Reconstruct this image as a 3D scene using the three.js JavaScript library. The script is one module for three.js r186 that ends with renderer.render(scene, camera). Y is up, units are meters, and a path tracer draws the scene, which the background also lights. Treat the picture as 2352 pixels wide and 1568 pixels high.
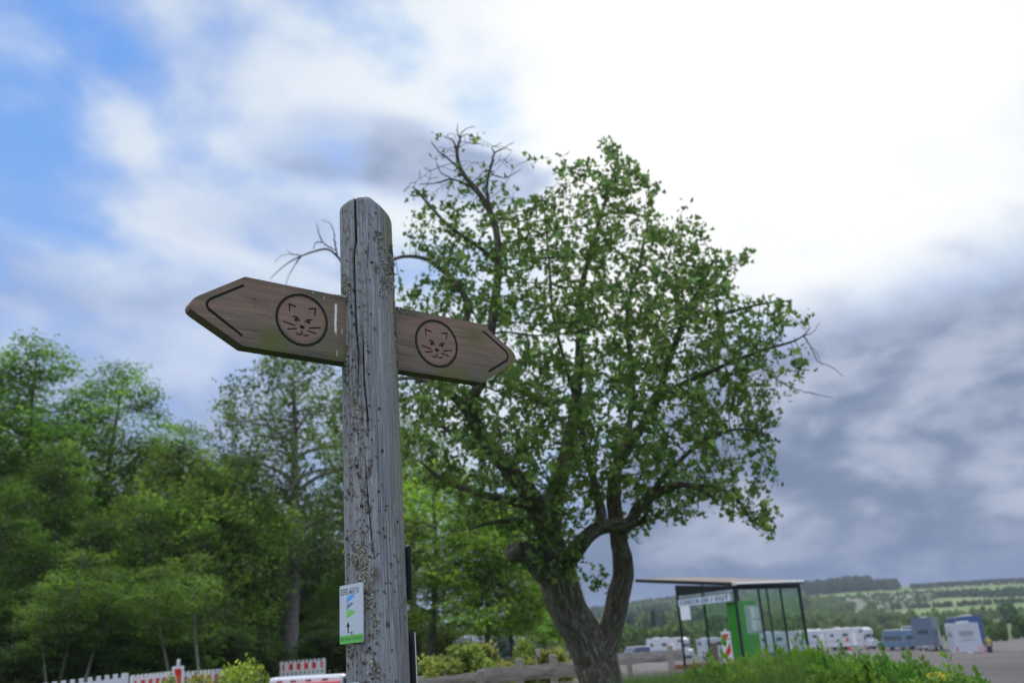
import * as THREE from 'three';
import { mergeGeometries, mergeVertices, toCreasedNormals } from 'three/addons/utils/BufferGeometryUtils.js';
import { RoundedBoxGeometry } from 'three/addons/geometries/RoundedBoxGeometry.js';
import { MarchingCubes } from 'three/addons/objects/MarchingCubes.js';

// ---------------------------------------------------------------- camera
const scene = new THREE.Scene();
const EYE = 1.1, F = 1976, CX = 1176, CY = 784;          // focal length and centre for the photograph read at 2352 x 1568
const camera = new THREE.PerspectiveCamera(2 * Math.atan(CY / F) * 180 / Math.PI, 1.5, 0.05, 6000);
camera.position.set(0, EYE, 0);
camera.rotation.order = 'YXZ';
camera.rotation.set(THREE.MathUtils.degToRad(19.46), 0, THREE.MathUtils.degToRad(-3.2));
camera.focus = 2.42; camera.userData.fStop = 3.5;
camera.updateMatrixWorld(true);
const renderer = new THREE.WebGLRenderer({ antialias: true });
renderer.toneMapping = THREE.LinearToneMapping;
renderer.toneMappingExposure = 1.3;
renderer.shadowMap.enabled = true;

// ---------------------------------------------------------------- noise
function rng(seed) { let s = seed >>> 0; return () => { s = (s + 0x6d2b79f5) | 0; let t = Math.imul(s ^ (s >>> 15), 1 | s); t = (t + Math.imul(t ^ (t >>> 7), 61 | t)) ^ t; return ((t ^ (t >>> 14)) >>> 0) / 4294967296; }; }
const PERM = (() => { const r = rng(77), p = new Uint8Array(512), q = [...Array(256).keys()]; for (let i = 255; i > 0; i--) { const j = Math.floor(r() * (i + 1)); [q[i], q[j]] = [q[j], q[i]]; } for (let i = 0; i < 512; i++) p[i] = q[i & 255]; return p; })();
const GR = [1,1,0,-1,1,0,1,-1,0,-1,-1,0,1,0,1,-1,0,1,1,0,-1,-1,0,-1,0,1,1,0,-1,1,0,1,-1,0,-1,-1,1,1,0,0,-1,1,-1,1,0,0,-1,-1];
function noise(x, y, z = 0) {
  const X = Math.floor(x), Y = Math.floor(y), Z = Math.floor(z); x -= X; y -= Y; z -= Z;
  const u = x * x * x * (x * (x * 6 - 15) + 10), v = y * y * y * (y * (y * 6 - 15) + 10), w = z * z * z * (z * (z * 6 - 15) + 10);
  const a = X & 255, b = Y & 255, c = Z & 255, P = PERM;
  const A = P[a] + b, AA = P[A & 511] + c, AB = P[(A + 1) & 511] + c, B = P[(a + 1) & 255] + b, BA = P[B & 511] + c, BB = P[(B + 1) & 511] + c;
  const g = (h, X1, Y1, Z1) => { h = (P[h & 511] & 15) * 3; return GR[h] * X1 + GR[h + 1] * Y1 + GR[h + 2] * Z1; };
  const l1 = g(AA, x, y, z), l2 = g(BA, x - 1, y, z), l3 = g(AB, x, y - 1, z), l4 = g(BB, x - 1, y - 1, z);
  const m1 = g(AA + 1, x, y, z - 1), m2 = g(BA + 1, x - 1, y, z - 1), m3 = g(AB + 1, x, y - 1, z - 1), m4 = g(BB + 1, x - 1, y - 1, z - 1);
  const e = l1 + u * (l2 - l1), f = l3 + u * (l4 - l3), h = m1 + u * (m2 - m1), i = m3 + u * (m4 - m3), j = e + v * (f - e), k = h + v * (i - h);
  return j + w * (k - j);
}
function fbm(x, y, z, oct) { let s = 0, a = 0.5; for (let i = 0; i < oct; i++) { s += a * noise(x, y, z); x = x * 2.03 + 17.1; y = y * 2.03 + 5.3; z = z * 2.03 + 9.7; a *= 0.5; } return s; }
const clamp = (x, a = 0, b = 1) => Math.min(b, Math.max(a, x));
const sstep = (a, b, x) => { const t = clamp((x - a) / (b - a)); return t * t * (3 - 2 * t); };
const lerp = (a, b, t) => a + (b - a) * t;
const lerp3 = (a, b, t) => [lerp(a[0], b[0], t), lerp(a[1], b[1], t), lerp(a[2], b[2], t)];

const SUND = (() => { const a = 14 * Math.PI / 180, e = 31 * Math.PI / 180; return [Math.sin(a) * Math.cos(e), Math.sin(e), -Math.cos(a) * Math.cos(e)]; })();   // towards the sun
// ---------------------------------------------------------------- sky: blue gaps, thin veil, bright cloud round the hidden sun, grey banks lower down
{
  const W = 4096, H = 2048, data = new Float32Array(W * H * 4), D = 180 / Math.PI;
  for (let row = 0; row < H; row++) {
    const up = ((row + 0.5) / H - 0.5) * Math.PI, y = Math.sin(up), el = up * D;
    for (let col = 0; col < W; col++) {
      const ro = ((col + 0.5) / W - 0.5) * 2 * Math.PI, x = Math.cos(ro) * Math.cos(up), z = Math.sin(ro) * Math.cos(up);
      let c;
      if (el < -3) c = [0.10, 0.11, 0.08];
      else {
        let az = Math.atan2(x, -z) * D;
        const k = 1 / (Math.max(y, 0) + 0.16), px = x * k, pz = z * k;
        const wx = fbm(px * 1.3, pz * 1.3, 3.3, 3), wz = fbm(px * 1.3, pz * 1.3, 8.1, 3);
        const big = fbm(px * 0.9 + wx * 0.9, pz * 0.9 + wz * 0.9, 1.7, 5) * 2;                       // broad shapes
        const fine = fbm(px * 3.2 + wx * 2.2, pz * 3.2 + wz * 2.2, 5.1, 6) * 2;                      // billows
        const streak = fbm((px * 0.8 + pz * 0.5) * 5 + wx * 1.5, (pz * 0.8 - px * 0.55) * 1.1 + wz, 12.4, 7) * 2;  // drawn-out veil
        const dirn = fbm(x * 8.5 + 0.5 * wx, y * 13 + 0.5 * wz, z * 8.5, 8) * 2, soft = fbm(x * 3.4, y * 8 + wx * 0.6, z * 3.4, 4) * 2;   // rounded masses, longer than high
        const up34 = el > 36 ? (el - 36) / 30 : (el - 36) / 14;
        const glow = Math.exp(-(((az - 18) / (az < 18 ? 14.5 : 21)) ** 2) - up34 * up34);
        const blue = lerp3([0.36, 0.56, 0.95], [0.150, 0.355, 0.86], sstep(2, 42, el));
        // how overcast each part of the sky is: open blue towards the left of the view, closed round the sun
        const open = Math.exp(-(((az + 34) / 7) ** 2) - (((el - 30) / 8) ** 2)) + 0.22 * Math.exp(-(((az + 8) / 6) ** 2) - (((el - 39) / 5) ** 2));
        let veil = clamp(0.80 - open * 0.98 + 0.24 * big + 0.27 * streak + 0.20 * soft + 0.34 * dirn + glow * 0.6);
        veil = sstep(0.0, 0.95, veil);
        const pale = lerp3([0.42, 0.53, 0.79], [0.66, 0.745, 0.92], clamp(0.42 + 0.75 * dirn + 0.45 * soft + 0.35 * streak + glow * 0.6));
        c = lerp3(blue, pale, veil);
        const lit = glow * (0.55 + 0.35 * soft + 0.35 * dirn) + 1.4 * glow * glow + 0.34 * Math.exp(-(((az - 6) / 19) ** 2) - (((el - 28) / 11) ** 2)) * (1 + 0.6 * soft + 0.5 * dirn);
        c = [c[0] + lit * 0.98, c[1] + lit * 0.94, c[2] + lit * 0.85];
        // grey bank seen above the sign
        const pe = Math.exp(-(((az + 6.5) / 8) ** 2) - (((el - 31.3 + 0.09 * (az + 6)) / 2.3) ** 2)) + 0.7 * Math.exp(-(((az + 1) / 4) ** 2) - (((el - 29.6) / 1.8) ** 2)) + 0.55 * Math.exp(-(((az + 13.5) / 4) ** 2) - (((el - 30.6) / 1.1) ** 2));
        c = lerp3(c, lerp3([0.30, 0.37, 0.53], [0.52, 0.60, 0.78], clamp(0.22 + 0.9 * dirn - 0.4 * soft)), sstep(0.12, 0.85, pe * (1.05 + 0.8 * soft) + 0.55 * soft + 0.6 * dirn) * 0.95 * sstep(0, 0.35, pe));
        const p2 = Math.exp(-(((az + 15) / 7) ** 2) - (((el - 27) / 2.2) ** 2));
        c = lerp3(c, [0.40, 0.47, 0.64], sstep(0.3, 1.1, p2 + 0.6 * soft + 0.4 * dirn) * 0.6 * clamp(p2 * 3));
        // layered grey low on the left
        const lowL = sstep(27, 19, el + soft * 5) * sstep(-4, -15, az);
        const bandL = clamp(0.45 + 0.8 * soft + 0.6 * dirn);
        c = lerp3(c, lerp3([0.29, 0.36, 0.54], [0.52, 0.61, 0.83], clamp(0.25 + 0.9 * dirn - 0.5 * soft)), lowL * (0.35 + 0.6 * bandL));
        c = lerp3(c, [0.56, 0.67, 0.90], 0.5 * sstep(13, 4, el) * lowL);
        // dark bank on the right, down to the hills
        const edge = lerp(8.5, 20.4, sstep(-2, 17, az)) + 0.05 * Math.max(0, az - 24) + 2.2 * soft + 1.6 * dirn;
        const rightness = sstep(-12, 2, az) * sstep(75, 50, az);
        const dk = sstep(-1.4, 4.6, edge - el + 1.6 * dirn) * rightness;
        const bil = 0.65 * soft + 1.0 * dirn + 0.35 * fbm(x * 26 + wx, y * 46, z * 26, 4);
        let grey = lerp3([0.185, 0.245, 0.380], [0.43, 0.485, 0.62], sstep(-0.55, 0.70, bil + 0.010 * (13 - el)));
        grey = lerp3(grey, [0.135, 0.20, 0.375], sstep(7, 1, el) * (0.72 - 0.6 * clamp(bil)));
        c = lerp3(c, grey, dk);
        { const k = lerp(0.80, 1, clamp(glow * 1.2)); c = [c[0] * k, c[1] * k, c[2] * k].map((q) => (q < 0.60 ? q : 0.60 + 0.22 * (1 - Math.exp(-(q - 0.60) / 0.24)))); }
        // towards the zenith and behind the camera: broken light cloud
        const off = 1 - sstep(75, 48, Math.abs(az)) * sstep(70, 46, el);
        if (off > 0) {
          const cv = sstep(-0.3, 0.35, big + 0.4 * fine), bank = sstep(33, 20, el);
          const cloud = lerp3(lerp3([1.85, 1.90, 2.0], [2.4, 2.36, 2.3], clamp(0.5 + 0.7 * fine)), lerp3([0.15, 0.20, 0.33], [0.31, 0.37, 0.52], clamp(0.5 + dirn)), bank);
          c = lerp3(c, lerp3(lerp3([0.30, 0.46, 0.80], [0.12, 0.30, 0.85], sstep(0, 60, el)), cloud, Math.max(cv, bank)), off * (1 - 0.8 * glow));
        }
      }
      const o = (row * W + col) * 4; data[o] = c[0]; data[o + 1] = c[1]; data[o + 2] = c[2]; data[o + 3] = 1;
    }
  }
  { const m = [[], [], []]; for (let row = 0; row < H; row += 4) { const el = ((row + 0.5) / H - 0.5) * 180; if (el < 10 || el > 20) continue; for (let col = 0; col < W; col += 4) for (let k = 0; k < 3; k++) m[k].push(data[(row * W + col) * 4 + k]); } console.log('usual', m.map((a) => a.sort((p, q) => p - q)[a.length >> 1].toFixed(3)).join(' ')); }
  const sky = new THREE.DataTexture(data, W, H, THREE.RGBAFormat, THREE.FloatType);
  sky.mapping = THREE.EquirectangularReflectionMapping; sky.magFilter = THREE.LinearFilter; sky.needsUpdate = true;
  scene.background = sky; scene.environment = sky;
}
// ---------------------------------------------------------------- sun, veiled by cloud
const sun = new THREE.DirectionalLight(0xfff0dc, 1.5);
sun.position.set(SUND[0] * 200, SUND[1] * 200, SUND[2] * 200);
sun.castShadow = true; sun.shadow.radius = 34; sun.shadow.mapSize.set(2048, 2048);
Object.assign(sun.shadow.camera, { left: -60, right: 60, top: 60, bottom: -60, near: 1, far: 500 });
scene.add(sun, sun.target);

// ---------------------------------------------------------------- helpers
const TAKEN = {};
function numbered(n) { const k = TAKEN[n] = (TAKEN[n] ?? -1) + 1; return k ? `${n}_${String(k).padStart(3, '0')}` : n; }
function tag(o, label, category, group) { o.userData = { ...o.userData, label, category }; if (group) o.userData.group = group; return o; }
function thing(name, label, category, pos = [0, 0, 0], turn = 0, group) { const o = new THREE.Group(); o.name = numbered(name); scene.add(o); o.position.set(...pos); o.rotation.y = turn; return tag(o, label, category, group); }
function part(name, geo, mat, parent, label) { const m = new THREE.Mesh(Array.isArray(geo) ? merge(geo) : geo, mat); m.name = name; m.castShadow = m.receiveShadow = true; parent.add(m); if (label) m.userData.label = label; return m; }
function struct(name, geo, mat) { const m = part(numbered(name), geo, mat, scene); m.userData.kind = 'structure'; return m; }
function copyOf(o, label, group) { const c = o.clone(); c.name = numbered(o.name.replace(/_\d{3}$/, '')); scene.add(c); c.userData = { ...o.userData }; if (label) c.userData.label = label; if (group) c.userData.group = group; return c; }
function merge(list) {
  const keep = new Set(['position', 'normal', 'uv']), anyIndex = list.some((g) => !g.index);
  return mergeGeometries(list.map((g) => { if (anyIndex && g.index) g = g.toNonIndexed(); for (const k of Object.keys(g.attributes)) if (!keep.has(k)) g.deleteAttribute(k); if (!g.attributes.uv) g.setAttribute('uv', new THREE.BufferAttribute(new Float32Array(g.attributes.position.count * 2), 2)); return g; }));
}
const V = (x, y, z) => new THREE.Vector3(x, y, z);
const dirOf = (px, py) => V((px - CX) / F, -(py - CY) / F, -1).applyQuaternion(camera.quaternion);
const at = (px, py, depth) => dirOf(px, py).multiplyScalar(depth).add(camera.position);          // a point the photograph shows, at its distance
const horizonY = (px) => 1482 - (px - CX) * 0.0559;
const spot = (px, depth) => { const p = at(px, horizonY(px), depth); return [p.x, p.z]; };        // the place on the plan below it
function heightAt(py, x, z) {                                                                     // how high something standing at (x, z) reaches
  const q = camera.quaternion.clone().invert(), a = V(x, 0, z).sub(camera.position).applyQuaternion(q), b = V(0, 1, 0).applyQuaternion(q), k = (CY - py) / F;
  return -(a.y + k * a.z) / (b.y + k * b.z);
}
const bx = (w, h, d, x = 0, y = 0, z = 0, r = 0) => { const g = r ? new RoundedBoxGeometry(w, h, d, 2, r) : new THREE.BoxGeometry(w, h, d); g.translate(x, y, z); return g; };
const cyl = (r0, r1, h, n, x = 0, y = 0, z = 0) => { const g = new THREE.CylinderGeometry(r1, r0, h, n); g.translate(x, y, z); return g; };
function bar(a, b, w, d = w) { const l = a.distanceTo(b), g = new THREE.BoxGeometry(w, l, d); g.applyQuaternion(new THREE.Quaternion().setFromUnitVectors(V(0, 1, 0), b.clone().sub(a).normalize())); g.translate((a.x + b.x) / 2, (a.y + b.y) / 2, (a.z + b.z) / 2); return g; }
const std = (r, g, b, rough = 0.8, more = {}) => new THREE.MeshStandardMaterial({ color: new THREE.Color().setRGB(r, g, b), roughness: rough, ...more });
const phys = (r, g, b, rough = 0.8, more = {}) => new THREE.MeshPhysicalMaterial({ color: new THREE.Color().setRGB(r, g, b), roughness: rough, ...more });
const toSRGB = (v) => { v = clamp(v); return Math.round(255 * (v <= 0.0031308 ? v * 12.92 : 1.055 * Math.pow(v, 1 / 2.4) - 0.055)); };
function texture(w, h, fn, linear = false) {                                                      // fn(u, v) gives a linear colour; v runs upwards
  const d = new Uint8Array(w * h * 4);
  for (let j = 0; j < h; j++) for (let i = 0; i < w; i++) { const c = fn((i + 0.5) / w, (j + 0.5) / h), o = (j * w + i) * 4; for (let k = 0; k < 3; k++) d[o + k] = linear ? Math.round(255 * clamp(c[k])) : toSRGB(c[k]); d[o + 3] = 255; }
  const t = new THREE.DataTexture(d, w, h, THREE.RGBAFormat); t.magFilter = THREE.LinearFilter; t.wrapS = t.wrapT = THREE.RepeatWrapping; if (!linear) t.colorSpace = THREE.SRGBColorSpace; t.needsUpdate = true; return t;
}
// a tapered tube along points [{p, r}], lumpy when asked
function limb(pts, sides, lump = 0, seed = 0) {
  const pos = [], nor = [], uv = [], idx = []; let T = V(0, 1, 0), N = V(1, 0, 0), len = 0;
  for (let i = 0; i < pts.length; i++) {
    const a = pts[Math.max(0, i - 1)].p, b = pts[Math.min(pts.length - 1, i + 1)].p, t = b.clone().sub(a).normalize();
    if (i === 0) { T = t; N = Math.abs(t.y) > 0.9 ? V(1, 0, 0) : V(0, 1, 0); N.addScaledVector(t, -N.dot(t)).normalize(); }
    else { N.applyQuaternion(new THREE.Quaternion().setFromUnitVectors(T, t)); N.addScaledVector(t, -N.dot(t)).normalize(); T = t; len += pts[i].p.distanceTo(pts[i - 1].p); }
    const B = T.clone().cross(N);
    for (let s = 0; s <= sides; s++) {
      const an = (s / sides) * Math.PI * 2, c = Math.cos(an), w = Math.sin(an), r0 = pts[i].r, p0 = pts[i].p;
      const nx = N.x * c + B.x * w, ny = N.y * c + B.y * w, nz = N.z * c + B.z * w;
      let r = r0; if (lump) { const q = 1 / Math.max(r0, 0.03); r *= 1 + lump * (noise(c * 1.6 + seed, w * 1.6, len * q * 0.35) + 0.6 * noise(c * 4, w * 4 + seed, len * q * 0.7) + 0.35 * noise(c * 9, w * 9 + seed, len * q * 1.4)); }
      pos.push(p0.x + nx * r, p0.y + ny * r, p0.z + nz * r); nor.push(nx, ny, nz); uv.push((s / sides) * Math.max(1, Math.round(r0 * 14)), len * 1.4);
    }
  }
  for (let i = 0; i < pts.length - 1; i++) for (let s = 0; s < sides; s++) { const a = i * (sides + 1) + s, b = a + sides + 1; idx.push(a, a + 1, b, b, a + 1, b + 1); }
  const g = new THREE.BufferGeometry(); g.setAttribute('position', new THREE.Float32BufferAttribute(pos, 3)); g.setAttribute('normal', new THREE.Float32BufferAttribute(nor, 3)); g.setAttribute('uv', new THREE.Float32BufferAttribute(uv, 2)); g.setIndex(idx);
  if (lump) g.computeVertexNormals();
  return g;
}
function smoothPath(list, n) { const c = new THREE.CatmullRomCurve3(list.map((q) => q.p), false, 'centripetal'), out = []; for (let i = 0; i <= n; i++) { const t = i / n, f = t * (list.length - 1), k = Math.min(list.length - 2, Math.floor(f)); out.push({ p: c.getPoint(t), r: lerp(list[k].r, list[k + 1].r, f - k) }); } return out; }

// ---------------------------------------------------------------- plants: twigs grow towards points spread through the crown, leaves sit on the twigs
function grow(nodes, targets, step, reach, kill, rounds) {                                        // nodes: [{p, par}], grows in place
  const cell = reach, grid = new Map(), key = (x, y, z) => (x + 500) * 1000003 + (y + 500) * 1009 + (z + 500);
  const put = (i) => { const p = nodes[i].p, k = key(Math.floor(p.x / cell), Math.floor(p.y / cell), Math.floor(p.z / cell)); const g = grid.get(k); g ? g.push(i) : grid.set(k, [i]); };
  nodes.forEach((_, i) => put(i));
  let live = targets.map((p) => ({ p, seen: -1, best: -1, d: Infinity, from: 0 }));
  for (let it = 0; it < rounds && live.length; it++) {
    const pull = new Map(), from = it === 0 ? 0 : nodes.length - (nodes.added || 0);
    for (const t of live) {
      if (it === 0) {
        const X = Math.floor(t.p.x / cell), Y = Math.floor(t.p.y / cell), Z = Math.floor(t.p.z / cell);
        for (let a = -1; a < 2; a++) for (let b = -1; b < 2; b++) for (let c = -1; c < 2; c++) for (const i of grid.get(key(X + a, Y + b, Z + c)) || []) { const d = nodes[i].p.distanceToSquared(t.p); if (d < t.d) { t.d = d; t.best = i; } }
      } else for (let i = from; i < nodes.length; i++) { const p = nodes[i].p, dx = p.x - t.p.x; if (dx > reach || dx < -reach) continue; const d = p.distanceToSquared(t.p); if (d < t.d) { t.d = d; t.best = i; } }
      if (t.best >= 0 && t.d < reach * reach) { const v = pull.get(t.best) || V(0, 0, 0); v.add(t.p.clone().sub(nodes[t.best].p).normalize()); pull.set(t.best, v); }
    }
    const n0 = nodes.length;
    for (const [i, v] of pull) { if (v.lengthSq() < 1e-6 || (nodes[i].kids || 0) > 4) continue; v.normalize().multiplyScalar(step); nodes[i].kids = (nodes[i].kids || 0) + 1; nodes.push({ p: nodes[i].p.clone().add(v), par: i }); }
    nodes.added = nodes.length - n0;
    if (!nodes.added) break;
    live = live.filter((t) => { for (let i = n0; i < nodes.length; i++) { const p = nodes[i].p; if (Math.abs(p.x - t.p.x) < kill && p.distanceToSquared(t.p) < kill * kill) return false; } return true; });
  }
  return nodes;
}
function thicken(nodes, tip, power = 2.4) {
  for (const n of nodes) { n.sum = 0; n.count = 0; n.kidsList = []; }
  nodes.forEach((n, i) => { if (n.par >= 0) nodes[n.par].kidsList.push(i); });
  for (let i = nodes.length - 1; i >= 0; i--) { const n = nodes[i]; n.g = n.sum > 0 ? Math.pow(n.sum, 1 / power) : tip; n.r = Math.max(n.g, n.min || 0); if (n.par >= 0) nodes[n.par].sum += Math.pow(n.g, power); }
}
function twigs(nodes, skip, sidesOf) {                                                            // chains of nodes become tubes
  const list = [];
  const walk = (start, first) => {
    const pts = [first]; let i = start;
    for (;;) { pts.push(nodes[i]); const k = nodes[i].kidsList.filter((q) => !nodes[q].fixed); if (!k.length) break; k.sort((a, b) => nodes[b].r - nodes[a].r); for (let j = 1; j < k.length; j++) walk(k[j], nodes[i]); i = k[0]; }
    const r1 = pts[1].r; list.push(limb(pts.map((q, n) => ({ p: q.p, r: n === 0 ? Math.min(q.r, r1 * 1.15) : q.r })), sidesOf(r1)));
  };
  nodes.forEach((n, i) => { if (n.fixed || skip(n)) for (const k of n.kidsList) if (!nodes[k].fixed) walk(k, n); });
  return list;
}
// flat pointed leaf with a folded middle; lobes gives the outline of a maple leaf
function leafShape(L, lobes) {
  const out = lobes ? [[0, 0], [0.16, 0.10], [0.44, 0.16], [0.30, 0.34], [0.50, 0.56], [0.24, 0.58], [0.17, 0.74], [0, 1]] : [[0, 0], [0.16, 0.18], [0.27, 0.42], [0.22, 0.68], [0.09, 0.88], [0, 1]];
  const pos = [], idx = [], n = out.length;
  for (const sx of [1, -1]) { const o = pos.length / 3; for (const [x, y] of out) pos.push(sx * x * L, y * L, (Math.abs(x) * 0.35 - y * y * 0.16) * L); pos.push(0, 0.55 * L, -0.05 * L); for (let i = 0; i < n - 1; i++) sx > 0 ? idx.push(o + n, o + i, o + i + 1) : idx.push(o + n, o + i + 1, o + i); }
  const g = new THREE.BufferGeometry(); g.setAttribute('position', new THREE.Float32BufferAttribute(pos, 3)); g.setIndex(idx); g.computeVertexNormals(); g.setAttribute('uv', new THREE.Float32BufferAttribute(new Float32Array(pos.length / 3 * 2), 2)); return g;
}
function spray(n, size, spread, flat, seed, lobes) {                                              // a few leaves round the end of a twig
  const r = rng(seed), list = [], base = leafShape(1, lobes);
  for (let i = 0; i < n; i++) {
    const g = base.clone(), s = size * (0.7 + 0.6 * r());
    g.scale(s, s, s); g.rotateX(-Math.PI / 2 + (r() - 0.5) * (flat ? 0.9 : 2.0)); g.rotateZ((r() - 0.5) * (flat ? 0.6 : 1.4)); g.rotateY(r() * 6.283);
    g.translate((r() - 0.5) * 2 * spread, (r() - 0.5) * 2 * spread * (flat ? 0.35 : 1), (r() - 0.5) * 2 * spread); list.push(g);
  }
  return merge(list);
}
const leafMat = (r, g, b, t = 0.38) => phys(r, g, b, 0.95, { transmission: t, thickness: 0, side: THREE.DoubleSide, specularIntensity: 0.35 });
function scatter(name, geo, mat, spots, parent, tint) {                                           // spots: [{p, s, ry, rx, rz, c}]
  const m = new THREE.InstancedMesh(geo, mat, spots.length), M = new THREE.Matrix4(), q = new THREE.Quaternion(), e = new THREE.Euler(), c = new THREE.Color();
  spots.forEach((o, i) => { e.set(o.rx || 0, o.ry || 0, o.rz || 0, 'YXZ'); M.compose(o.p, q.setFromEuler(e), typeof o.s === 'number' ? V(o.s, o.s, o.s) : o.s); m.setMatrixAt(i, M); m.setColorAt(i, c.setRGB(...(o.c || [1, 1, 1]))); });
  m.name = name; m.castShadow = m.receiveShadow = true; m.userData.kind = 'stuff'; parent.add(m); return m;
}
const barkTex = (seed, a, b, moss) => texture(256, 512, (u, v) => {
  const c = Math.cos(u * 6.283) * 2, s = Math.sin(u * 6.283) * 2, f = fbm(c * 3.2, s * 3.2, v * 5 + seed, 4) * 2, g = fbm(c * 7, s * 7, v * 26 + seed, 3) * 2, m = sstep(0.05, 0.5, fbm(c, s, v * 3 + seed + 9, 3) * 2);
  let k = lerp3(a, b, clamp(0.45 + 0.7 * f + 0.4 * g)); const lich = sstep(0.14, 0.42, fbm(c * 1.6, s * 1.6, v * 6 + seed + 4, 5) * 2); k = lerp3(k, [0.36, 0.36, 0.33], lich * 0.65); return lerp3(k, moss, m * 0.55);
});
const barkBump = (seed) => texture(256, 512, (u, v) => { const c = Math.cos(u * 6.283) * 2, s = Math.sin(u * 6.283) * 2, f = 1 - Math.abs(fbm(c * 4, s * 4, v * 6 + seed, 4) * 2.4); const k = clamp(f * f * 0.8 + 0.2 * fbm(c * 9, s * 9, v * 30, 3)); return [k, k, k]; }, true);

// ---------------------------------------------------------------- the land
const DEG = Math.PI / 180;
const crest = (az) => az < 0 ? 1.15 : az < 9 ? lerp(1.15, 2.0, az / 9) : az < 20 ? lerp(2.0, 2.2, (az - 9) / 11) : lerp(2.2, 1.88, clamp((az - 20) / 12));
function rise(r, az) { const a = crest(az) + 0.05 * noise(az * 0.16, 3.1) * 2, s = clamp((r - 150) / 1050); return r <= 1200 ? lerp(-1.22, a, Math.pow(s, 0.85)) : a - (r - 1200) * 0.0011; }
function land(x, z) {
  const r = Math.hypot(x, z), az = Math.atan2(x, -z) / DEG;
  let h = -2.1 * sstep(24, 82, -z) * sstep(-16, 4, x - 0.05 * -z) + 0.05 * noise(x * 0.25, z * 0.25) + 0.12 * sstep(12, 20, -z) * sstep(60, 20, -z);
  if (r > 110) h = lerp(h, EYE + r * Math.tan(rise(Math.max(r, 150), az) * DEG), sstep(110, 165, r));
  return h;
}
function polarSheet(r0, r1, nr, na, pow, color) {
  const pos = [], col = [], idx = [], uv = [];
  for (let i = 0; i <= nr; i++) { const r = r0 + (r1 - r0) * Math.pow(i / nr, pow); for (let j = 0; j <= na; j++) { const t = j / na * 2 - 1, az = (Math.abs(t) < 0.7 ? t / 0.7 * 45 : Math.sign(t) * (45 + (Math.abs(t) - 0.7) / 0.3 * 135)) * DEG, x = r * Math.sin(az), z = -r * Math.cos(az); pos.push(x, land(x, z), z); uv.push(x, z); col.push(...color(x, z, r, az / DEG)); } }
  for (let i = 0; i < nr; i++) for (let j = 0; j < na; j++) { const a = i * (na + 1) + j, b = a + na + 1; idx.push(a, a + 1, b, b, a + 1, b + 1); }
  const g = new THREE.BufferGeometry(); g.setAttribute('position', new THREE.Float32BufferAttribute(pos, 3)); g.setAttribute('uv', new THREE.Float32BufferAttribute(uv, 2)); g.setAttribute('color', new THREE.Float32BufferAttribute(col, 3)); g.setIndex(idx); g.computeVertexNormals(); return g;
}
const grainTex = texture(512, 512, (u, v) => { const c = (k, s) => noise(Math.cos(u * 6.283) * k + s, Math.sin(u * 6.283) * k, Math.cos(v * 6.283) * k) + noise(Math.sin(v * 6.283) * k, s, Math.cos(u * 6.283) * k); const k = 0.72 + 0.20 * c(9, 3) + 0.22 * c(31, 8); return [k, k, k]; });
const grainMap = grainTex.clone(); grainMap.repeat.set(0.6, 0.6); grainMap.needsUpdate = true;
const soil = new THREE.MeshStandardMaterial({ vertexColors: true, roughness: 0.97, map: grainMap });
struct('ground', polarSheet(0.0, 150, 90, 200, 1.7, (x, z) => { const k = fbm(x * 0.3, z * 0.3, 2, 4) * 2; return lerp3([0.050, 0.095, 0.022], [0.105, 0.115, 0.05], clamp(0.4 + k)); }), soil);
// what grows where on the slope opposite, by bearing and by height above the level line
function cover(az, a, r) {
  const w = noise(az * 0.5, a * 1.4) * 0.12, top = crest(az);
  if (r > 1120) return az < 20 || noise(az * 0.9, 7.7) > -0.38 ? 'ridge' : 'field';
  if (az < 19.4 + w * 4 - 2.2 * sstep(1.7, 2.1, a)) return a > 1.55 + w && az > 17.2 ? 'field' : 'wood';
  if (a > lerp(1.5, 0.98, sstep(20, 31, az)) + 0.6 * w && a < lerp(1.62, 1.34, sstep(20, 31, az)) + 0.6 * w && az > 20.6) return 'plantation';
  if (a > lerp(1.6, 1.2, sstep(20, 31, az))) return 'field';
  if (az < 24.2 + 3 * (a - 1.2) && a > 0.75 + w) return 'scrub';
  if (Math.abs(a - 0.80 + 0.015 * (az - 26)) < 0.04) return 'hedge';
  if (a > 0.26 + 2.2 * w + 0.5 * sstep(23.5, 20.5, az)) return 'field';
  return 'wood';
}
const slopeGeo = polarSheet(150, 3400, 110, 260, 1.6, (x, z, r, az) => {
  const k = cover(az, rise(r, az), r), n = fbm(x * 0.012, z * 0.012, 1, 4) * 2;
  return k === 'field' ? lerp3([0.070, 0.150, 0.022], [0.110, 0.185, 0.036], clamp(0.5 + n)) : k === 'scrub' ? lerp3([0.075, 0.12, 0.03], [0.13, 0.17, 0.06], clamp(0.5 + n)) : lerp3([0.04, 0.07, 0.02], [0.06, 0.09, 0.03], clamp(0.5 + n));
});
struct('hillside', slopeGeo, new THREE.MeshStandardMaterial({ vertexColors: true, roughness: 1 }));

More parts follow.
